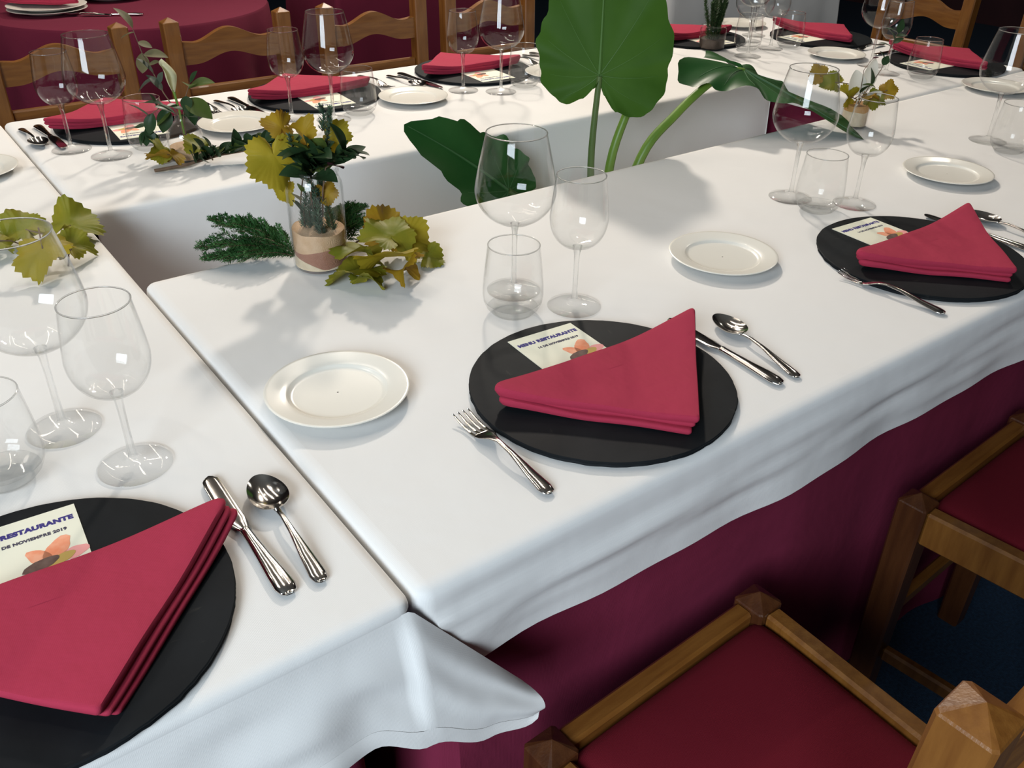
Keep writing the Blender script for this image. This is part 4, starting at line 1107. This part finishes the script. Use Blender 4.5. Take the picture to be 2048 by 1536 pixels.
# --- rosemary jar on the table closing the square
GX, GY = 1.935, 1.452
jar('rosemary_jar', 'glass jar of dark rosemary in front of the white draped table', GX, GY, 0.070, 0.040, 0.036,
    [('soil', lambda a, b: 0.0055, lambda a, b: 0.030 + 0.001 * sin(a * 150))], 'jars with sand and foliage')
stems = []
rr_ = random.Random(77)
for i in range(16):
    a = rr_.uniform(0, 2 * pi); q = rr_.uniform(0.2, 1.0)
    b0 = (GX + 0.018 * q * cos(a), GY + 0.018 * q * sin(a), T + 0.025)
    b1 = (GX + 0.026 * q * cos(a), GY + 0.026 * q * sin(a), T + 0.075)
    b2 = (GX + 0.040 * q * cos(a), GY + 0.040 * q * sin(a), T + 0.115)
    b3 = (GX + 0.052 * q * cos(a), GY + 0.052 * q * sin(a), T + rr_.uniform(0.13, 0.175))
    stems.append([b0, b1, b2, b3])
rosemary_sprig('dense dark rosemary bunch standing in the far glass jar', stems, 5, 'rosemary_dark', 0.018)

# ------------------------------------------------------------------ elephant-ear plant in the gap between the tables
def big_leaf(parent, origin, xdir, ydir, table_r, table_l, bend, wave, material, seed, rings=9, n=120, ribs=True):
    """radial blade: r(angle) tables for the two halves, angle measured from the tip direction ydir"""
    X = Vector(xdir).normalized(); Y = Vector(ydir).normalized(); Y = (Y - X * X.dot(Y)).normalized(); Z = X.cross(Y)
    O = Vector(origin)
    r = random.Random(seed); p0, p1, p2 = (r.uniform(0, 6.28) for _ in range(3))
    def pt(t, f):
        a = abs(t) * 180 / pi
        R = lerp_table(table_r if t >= 0 else table_l, a)
        edge = 1 + wave * 0.030 * f * (sin(11 * t + p0) + 0.6 * sin(23 * t + p1))
        x = R * f * sin(t) * edge; y = R * f * cos(t) * edge
        return x, y, bend(x, y) + wave * 0.010 * f ** 3 * sin(9 * t + p2) - 0.0016 * f * f * cos(16 * t)
    vs = [O]; fs = []
    for j in range(1, rings + 1):
        f = (j / rings) ** 0.9
        for k in range(n):
            t = -pi + 2 * pi * k / n
            x, y, z = pt(t, f)
            vs.append(O + X * x + Y * y + Z * z)
    for k in range(n): fs.append((0, 1 + k, 1 + (k + 1) % n))
    for j in range(rings - 1):
        for k in range(n):
            a = 1 + j * n + k; b = 1 + j * n + (k + 1) % n
            fs.append((a, a + n, b + n, b))
    mb = MB(); mb.add(vs, fs)
    o = mb.build('leaf_blade', material, parent, angle=None)
    if ribs:
        for ang, ext, rd in ((0, 0.97, 0.0036), (0.62, 0.86, 0.0011), (-0.62, 0.86, 0.0011), (1.15, 0.85, 0.0011), (-1.15, 0.85, 0.0011), (1.75, 0.85, 0.0011), (-1.75, 0.85, 0.0011), (2.35, 0.8, 0.0011), (-2.35, 0.8, 0.0011)):
            ml = MB(); P = []
            for i in range(9):
                f = ext * i / 8
                x, y, z = pt(ang * (1 - 0.12 * f), max(f, 0.01))
                P.append(O + X * x + Y * y + Z * (z + 0.0003))
            tube(ml, P, [rd * (1.1 - 0.85 * i / 8) for i in range(9)], 6)
            ml.build('leaf_rib', 'rib' if material == 'big_leaf' else 'rib_dark', o)
    return o

plant = empty('elephant_ear_plant', (1.075, 0.930, 0))
def PL(x, y, z): return (x - 1.075, y - 0.930, T + z)
mb = MB(); lathe(mb, [(0.001, 0.0), (0.080, 0.0), (0.084, 0.004), (0.108, 0.21), (0.114, 0.215), (0.114, 0.235), (0.106, 0.235), (0.102, 0.20), (0.001, 0.20)], 40)
mb.build('plant_pot', 'pot', plant, angle=40)
mb = MB(); lathe(mb, [(0.001, 0.205), (0.06, 0.208), (0.101, 0.204)], 32); mb.build('potting_soil', 'soil', plant)
def petiole(pts, r0, r1, material):
    mb = MB(); n = len(pts)
    P = []
    V = [Vector(p) for p in pts]
    for i in range(n - 1):                        # Catmull-Rom smoothing
        a = V[max(i - 1, 0)]; b = V[i]; c = V[i + 1]; d = V[min(i + 2, n - 1)]
        for k in range(6):
            t = k / 6
            P.append(0.5 * ((2 * b) + (c - a) * t + (2 * a - 5 * b + 4 * c - d) * t * t + (3 * b - a - 3 * c + d) * t ** 3))
    P.append(V[-1])
    tube(mb, P, [r0 + (r1 - r0) * i / (len(P) - 1) for i in range(len(P))], 12)
    return mb.build('petiole', material, plant)
RT = Vector((cos(yaw), -sin(yaw), 0))             # across the view
FW = Vector((sin(yaw), cos(yaw), 0))              # away from the chairs
petiole([PL(1.062, 0.930, -0.55), PL(1.030, 0.930, -0.25), PL(1.004, 0.930, -0.05), PL(1.012, 0.930, 0.135)], 0.011, 0.006, 'petiole_dark')
petiole([PL(1.080, 0.945, -0.55), PL(1.066, 0.940, -0.25), PL(1.066, 0.935, -0.06), PL(1.110, 0.935, 0.06), PL(1.15, 0.96, 0.10)], 0.013, 0.0075, 'petiole')
petiole([PL(1.095, 0.925, -0.55), PL(1.088, 0.920, -0.25), PL(1.140, 0.915, -0.055), PL(1.225, 0.905, 0.030), PL(1.310, 0.895, 0.088), PL(1.375, 0.890, 0.108), PL(1.405, 0.880, 0.108)], 0.013, 0.0070, 'petiole')
petiole([PL(1.055, 0.935, -0.55), PL(0.99, 0.95, -0.32), PL(0.90, 0.97, -0.16), PL(0.815, 0.975, -0.085)], 0.010, 0.0065, 'petiole_dark')
# upright leaf
TR = [(0, 0.262), (15, 0.235), (30, 0.205), (45, 0.186), (60, 0.168), (75, 0.152), (90, 0.143), (110, 0.140), (128, 0.128), (140, 0.110), (152, 0.082), (164, 0.040), (172, 0.016), (180, 0.006)]
TL = [(0, 0.262), (15, 0.226), (30, 0.188), (45, 0.165), (60, 0.148), (75, 0.132), (90, 0.122), (105, 0.115), (120, 0.101), (132, 0.086), (145, 0.060), (158, 0.028), (170, 0.012), (180, 0.006)]
upl = (Vector((0, 0, 1)) + FW * 0.10 + RT * 0.02)
big_leaf(plant, PL(1.012, 0.930, 0.137), RT * 1.0, upl, TR, TL, lambda x, y: -0.55 * x * x - 0.25 * max(0, y) ** 2 + 0.3 * min(0, y) ** 2, 0.75, 'big_leaf', 3)
# leaf reaching over the far table
TB = [(0, 0.275), (10, 0.225), (20, 0.178), (35, 0.135), (50, 0.112), (70, 0.098), (95, 0.090), (120, 0.090), (145, 0.080), (160, 0.045), (172, 0.018), (180, 0.006)]
yb = Vector((0.570 - 0.815, 1.005 - 0.975, 0.128 + 0.085))
nb = (-FW * 0.75 + Vector((0, 0, 0.8)))            # facing up and towards the chairs
xb = yb.normalized().cross(nb.normalized())
big_leaf(plant, PL(0.815, 0.975, -0.085), xb, yb, TB, TB, lambda x, y: 0.7 * x * x - 0.5 * max(0, y) ** 2, 0.9, 'big_leaf_dark', 5)
# drooping leaf seen along its edge
TC = [(0, 0.300), (8, 0.262), (18, 0.205), (32, 0.160), (50, 0.135), (70, 0.125), (95, 0.128), (120, 0.145), (142, 0.155), (156, 0.120), (166, 0.050), (174, 0.014), (180, 0.006)]
C0 = Vector((1.405, 0.880, 0.110)); C1 = Vector((1.505, 0.640, 0.020))
yc = C1 - C0
vd = (C0 + Vector((0, 0, T)) - Vector((-0.2741, -0.4957, T + 0.5743))).normalized()
xc = -(vd - yc.normalized() * vd.dot(yc.normalized())).normalized()
zc = xc.cross(yc.normalized())
xc = (xc * cos(0.13) - zc * sin(0.13)).normalized()
big_leaf(plant, PL(*C0), xc, yc, TC, TC, lambda x, y: -(3.6 * max(0, x) ** 2 * (0.25 + 0.75 * max(0, min(1, 0.5 - y / 0.1)))) - 0.5 * min(0, x) ** 2 - 1.0 * min(0, y) ** 2, 0.9, 'big_leaf_dark', 7)
tag(plant, 'potted elephant-ear plant with huge green leaves in the gap between the tables', 'plant')

# ------------------------------------------------------------------ chairs
CWX, CDY = 0.1775, 0.168      # half spacing of the legs
SEAT_Z = 0.480
CBX = 0.156                    # half spacing of the back posts
TAPER = math.atan2(CWX - CBX, 2 * CDY)
def post_mesh(z0, z1, hw, lean=0.0, cap=0.014, material='wood'):
    mb = MB(); c = hw * 0.16
    def ring(z, y, w):
        k = w - c
        return [(-k, y - w, z), (k, y - w, z), (w, y - k, z), (w, y + k, z), (k, y + w, z), (-k, y + w, z), (-w, y + k, z), (-w, y - k, z)]
    vs = []; zs = [z0, SEAT_Z * 0.9, z1 - 0.003, z1]
    secs = [(z0, 0, hw * 0.86), (SEAT_Z * 0.85, 0, hw), (z1 - 0.002, -lean, hw), (z1, -lean, hw * 0.94)]
    for z, y, w in secs: vs += ring(z, y, w)
    fs = [(i * 8 + k, i * 8 + (k + 1) % 8, (i + 1) * 8 + (k + 1) % 8, (i + 1) * 8 + k) for i in range(3) for k in range(8)]
    vs.append((0, -lean, z1 + cap)); ap = len(vs) - 1
    fs += [(24 + k, 24 + (k + 1) % 8, ap) for k in range(8)]
    fs.append(tuple(reversed(range(8))))
    mb.add(vs, fs)
    return mb.mesh('post', material, False)
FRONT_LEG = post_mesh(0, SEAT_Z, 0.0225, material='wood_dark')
BACK_POST = post_mesh(0, 0.872, 0.0205, lean=0.012, cap=0.011)
def rail_mesh(lx, ly, lz, material='wood_x', bev=0.004):
    mb = MB(); box(mb, -lx, lx, -ly, ly, -lz, lz, bev); return mb.mesh('rail', material, False)
R_FRONT = rail_mesh(CWX - 0.02, 0.013, 0.030)
R_BACK_SEAT = rail_mesh(CBX - 0.02, 0.013, 0.030)
R_SIDE = rail_mesh(0.013, CDY - 0.02, 0.030, 'wood')
R_BACK = rail_mesh(CBX - 0.02, 0.009, 0.013)
R_LOW_X = rail_mesh(CWX - 0.02, 0.009, 0.013)
R_LOW_Y = rail_mesh(0.009, CDY - 0.02, 0.013, 'wood')
def wavy_rail():
    mb = MB(); n = 40; vs = []
    for i in range(n + 1):
        u = -1 + 2 * i / n
        x = u * (CBX - 0.018)
        hump = 0.030 * (0.5 + 0.5 * cos(pi * min(1, abs(u) / 0.72))) + 0.006 * max(0, abs(u) - 0.72) / 0.28
        zt = 0.815 + hump; zb = 0.760 + hump * 0.75 - 0.012 * max(0, abs(u) - 0.7)
        yb_ = -0.011 - 0.010 * (1 - u * u)
        for dy in (-0.010, 0.010):
            vs.append((x, yb_ + dy, zb)); vs.append((x, yb_ + dy, zt))
    fs = []
    for i in range(n):
        a = i * 4; b = a + 4
        fs += [(a, a + 1, b + 1, b), (a + 2, b + 2, b + 3, a + 3), (a + 1, a + 3, b + 3, b + 1), (a, b, b + 2, a + 2)]
    fs += [(0, 2, 3, 1), (n * 4, n * 4 + 1, n * 4 + 3, n * 4 + 2)]
    mb.add(vs, fs); return mb.mesh('top_rail', 'wood_x', True, 40)
TOP_RAIL = wavy_rail()
mb = MB()
def cushion(a, b):
    x = (a - 0.5) * 2; y = (b - 0.5) * 2
    e = max(abs(x), abs(y))
    d = (1 - abs(x) ** 6) * (1 - abs(y) ** 6)
    return (x * ((CWX + CBX) / 2 + y * (CWX - CBX) / 2 - 0.006), y * (CDY - 0.006), SEAT_Z - 0.030 + 0.026 * d ** 0.35 + 0.006 * (1 - x * x) * (1 - y * y))
grid(mb, 32, 32, cushion)
CUSHION = mb.mesh('seat_cushion', 'seat')

def chair(x, y, rz, label, group):
    o = empty('dining_chair', (x, y, 0), rz)
    for sx in (-1, 1):
        link('leg', FRONT_LEG, o, (sx * CWX, CDY, 0)); link('back_post', BACK_POST, o, (sx * CBX, -CDY, 0))
        link('side_rail', R_SIDE, o, (sx * ((CWX + CBX) / 2 + 0.004), 0, SEAT_Z - 0.034), (0, 0, -sx * TAPER))
        link('stretcher', R_LOW_Y, o, (sx * (CWX + CBX) / 2, 0, 0.17), (0, 0, -sx * TAPER))
    link('seat_rail', R_FRONT, o, (0, CDY + 0.004, SEAT_Z - 0.034)); link('seat_rail', R_BACK_SEAT, o, (0, -CDY, SEAT_Z - 0.034))
    link('stretcher', R_LOW_X, o, (0, CDY, 0.24)); link('stretcher', R_BACK, o, (0, -CDY, 0.24))
    link('seat_cushion', CUSHION, o)
    link('top_rail', TOP_RAIL, o, (0, -CDY, 0)); link('back_rail', R_BACK, o, (0, -CDY - 0.008, 0.690))
    return tag(o, label, 'chair', group)
def chair_at_front(x, y, rz, label, group):
    """x, y: middle of the front legs"""
    return chair(x + CDY * sin(rz), y - CDY * cos(rz), rz, label, group)
G1 = 'wooden chairs with red seats round the tables'
chair_at_front(0.312, -0.030, radians(2.5), 'wooden chair with red seat standing under the slate setting with fork', G1)
chair_at_front(1.022, -0.018, radians(3.0), 'wooden chair with red seat beyond the first one, cut by the frame', G1)
FB = 2.02
for cx_, dr_, lab in ((0.198, 0, 'wooden chair behind the wine glasses before the round table'),
                  (0.640, 0, 'wooden chair with wavy back rail behind the second napkin'),
                  (1.086, 0, 'wooden chair with wavy back rail beside the third napkin and burgundy drapes'),
                  (1.505, 0, 'wooden chair back partly hidden beside the upright big leaf'),
                  (1.955, 0, 'wooden chair back peeking out past the upright big leaf edge')):
    chair(cx_, FB - CDY, PI + dr_, lab, G1)
chair(2.83 - CDY + 0.02, 1.32, PI / 2, 'dark wooden chair behind the setting by the white draped table', G1)
chair(2.83 - CDY + 0.02, 0.80, PI / 2, 'dark wooden chair behind the setting near the white petals', G1)

# ------------------------------------------------------------------ other tables of the room
RTX, RTY, RTR = 0.675, 3.13, 0.50
mb = MB(); n = 160; vs = []
prof = [(0.6, 0.0), (0.97, 0.0), (0.99, -0.002), (1.0, -0.010)]
for s, z in prof:
    for k in range(n): vs.append((RTX + RTR * s * cos(2 * pi * k / n), RTY + RTR * s * sin(2 * pi * k / n), T + z))
for r in range(1, 9):
    f = r / 8
    for k in range(n):
        a = 2 * pi * k / n
        q = RTR * (1 + 0.02 * f) + f ** 0.8 * 0.035 * (sin(9 * a) + 0.5 * sin(17 * a + 1) + 0.6)
        vs.append((RTX + q * cos(a), RTY + q * sin(a), T - 0.010 - (T - 0.014) * f))
fs = [(i * n + k, i * n + (k + 1) % n, (i + 1) * n + (k + 1) % n, (i + 1) * n + k) for i in range(len(prof) + 7) for k in range(n)]
fs.append(tuple(range(n)))
mb.add(vs, fs)
tag(mb.build('round_tablecloth', 'burgundy_dimmed'), 'burgundy cloth draped over the round table beyond the chairs', 'tablecloth')
mb = MB()
lathe(mb, [(0.001, 0.0), (0.07, 0.0), (0.075, 0.003), (0.125, 0.014), (0.128, 0.016), (0.125, 0.017), (0.075, 0.006), (0.001, 0.005)], 56)
DINNER = mb.mesh('dinner_plate', 'porcelain', True, 60)
tag(link('dinner_plate', DINNER, None, (0.40, 3.08, T)), 'white plate at the bottom of the stack on the round table', 'plate', 'plates on the round table')
tag(link('dinner_plate', DINNER, None, (0.40, 3.08, T + 0.012)), 'white plate topped with a red napkin on the round table', 'plate', 'plates on the round table')
o = tag(link('folded_napkin', NAPKINS[0], None, (0.40, 3.08, T + 0.0300), (0, 0, 2.6)), 'red napkin folded on the plates of the round table', 'napkin', 'napkins on the round table')
o.scale = (0.85, 0.85, 0.9)
tag(link('dinner_plate', DINNER, None, (0.66, 3.27, T)), 'lower white plate at the top edge of the photo on the round table', 'plate', 'plates on the round table')
tag(link('dinner_plate', DINNER, None, (0.66, 3.27, T + 0.012)), 'upper white plate at the top edge of the photo on the round table', 'plate', 'plates on the round table')
place_parts('dessert_spoon', [('handle', SPOON[0]), ('bowl', SPOON[1])], (0.50, 2.945, T + 0.0008), radians(60), 'spoon lying on the burgundy round table', 'spoon', 'cutlery on the round table')
place_parts('table_knife', [('handle', KNIFE[0]), ('blade', KNIFE[1])], (0.565, 2.905, T + 0.0008), radians(65), 'dark knife lying beside the spoon on the burgundy round table', 'knife', 'cutlery on the round table')

def draped_table(name, x0, x1, y0, y1, material, label, seed, rip):
    mb = MB(); cloth(mb, x0, x1, y0, y1, T, dict(s=T - 0.004, n=T - 0.004, e=T - 0.004, w=T - 0.004), rip, seed=seed, rows=8, step=0.02, flare=0.03)
    return tag(mb.build(name, material), label, 'tablecloth')
draped_table('long_burgundy_tablecloth', 1.47, 2.46, 3.05, 3.55, 'burgundy_dimmed', 'long burgundy cloth hanging in folds behind the chair backs', 21, 0.022)
draped_table('white_draped_tablecloth', 2.93, 4.20, 2.60, 3.40, 'linen', 'white floor-length cloth on a separate table behind the far corner', 22, 0.022)
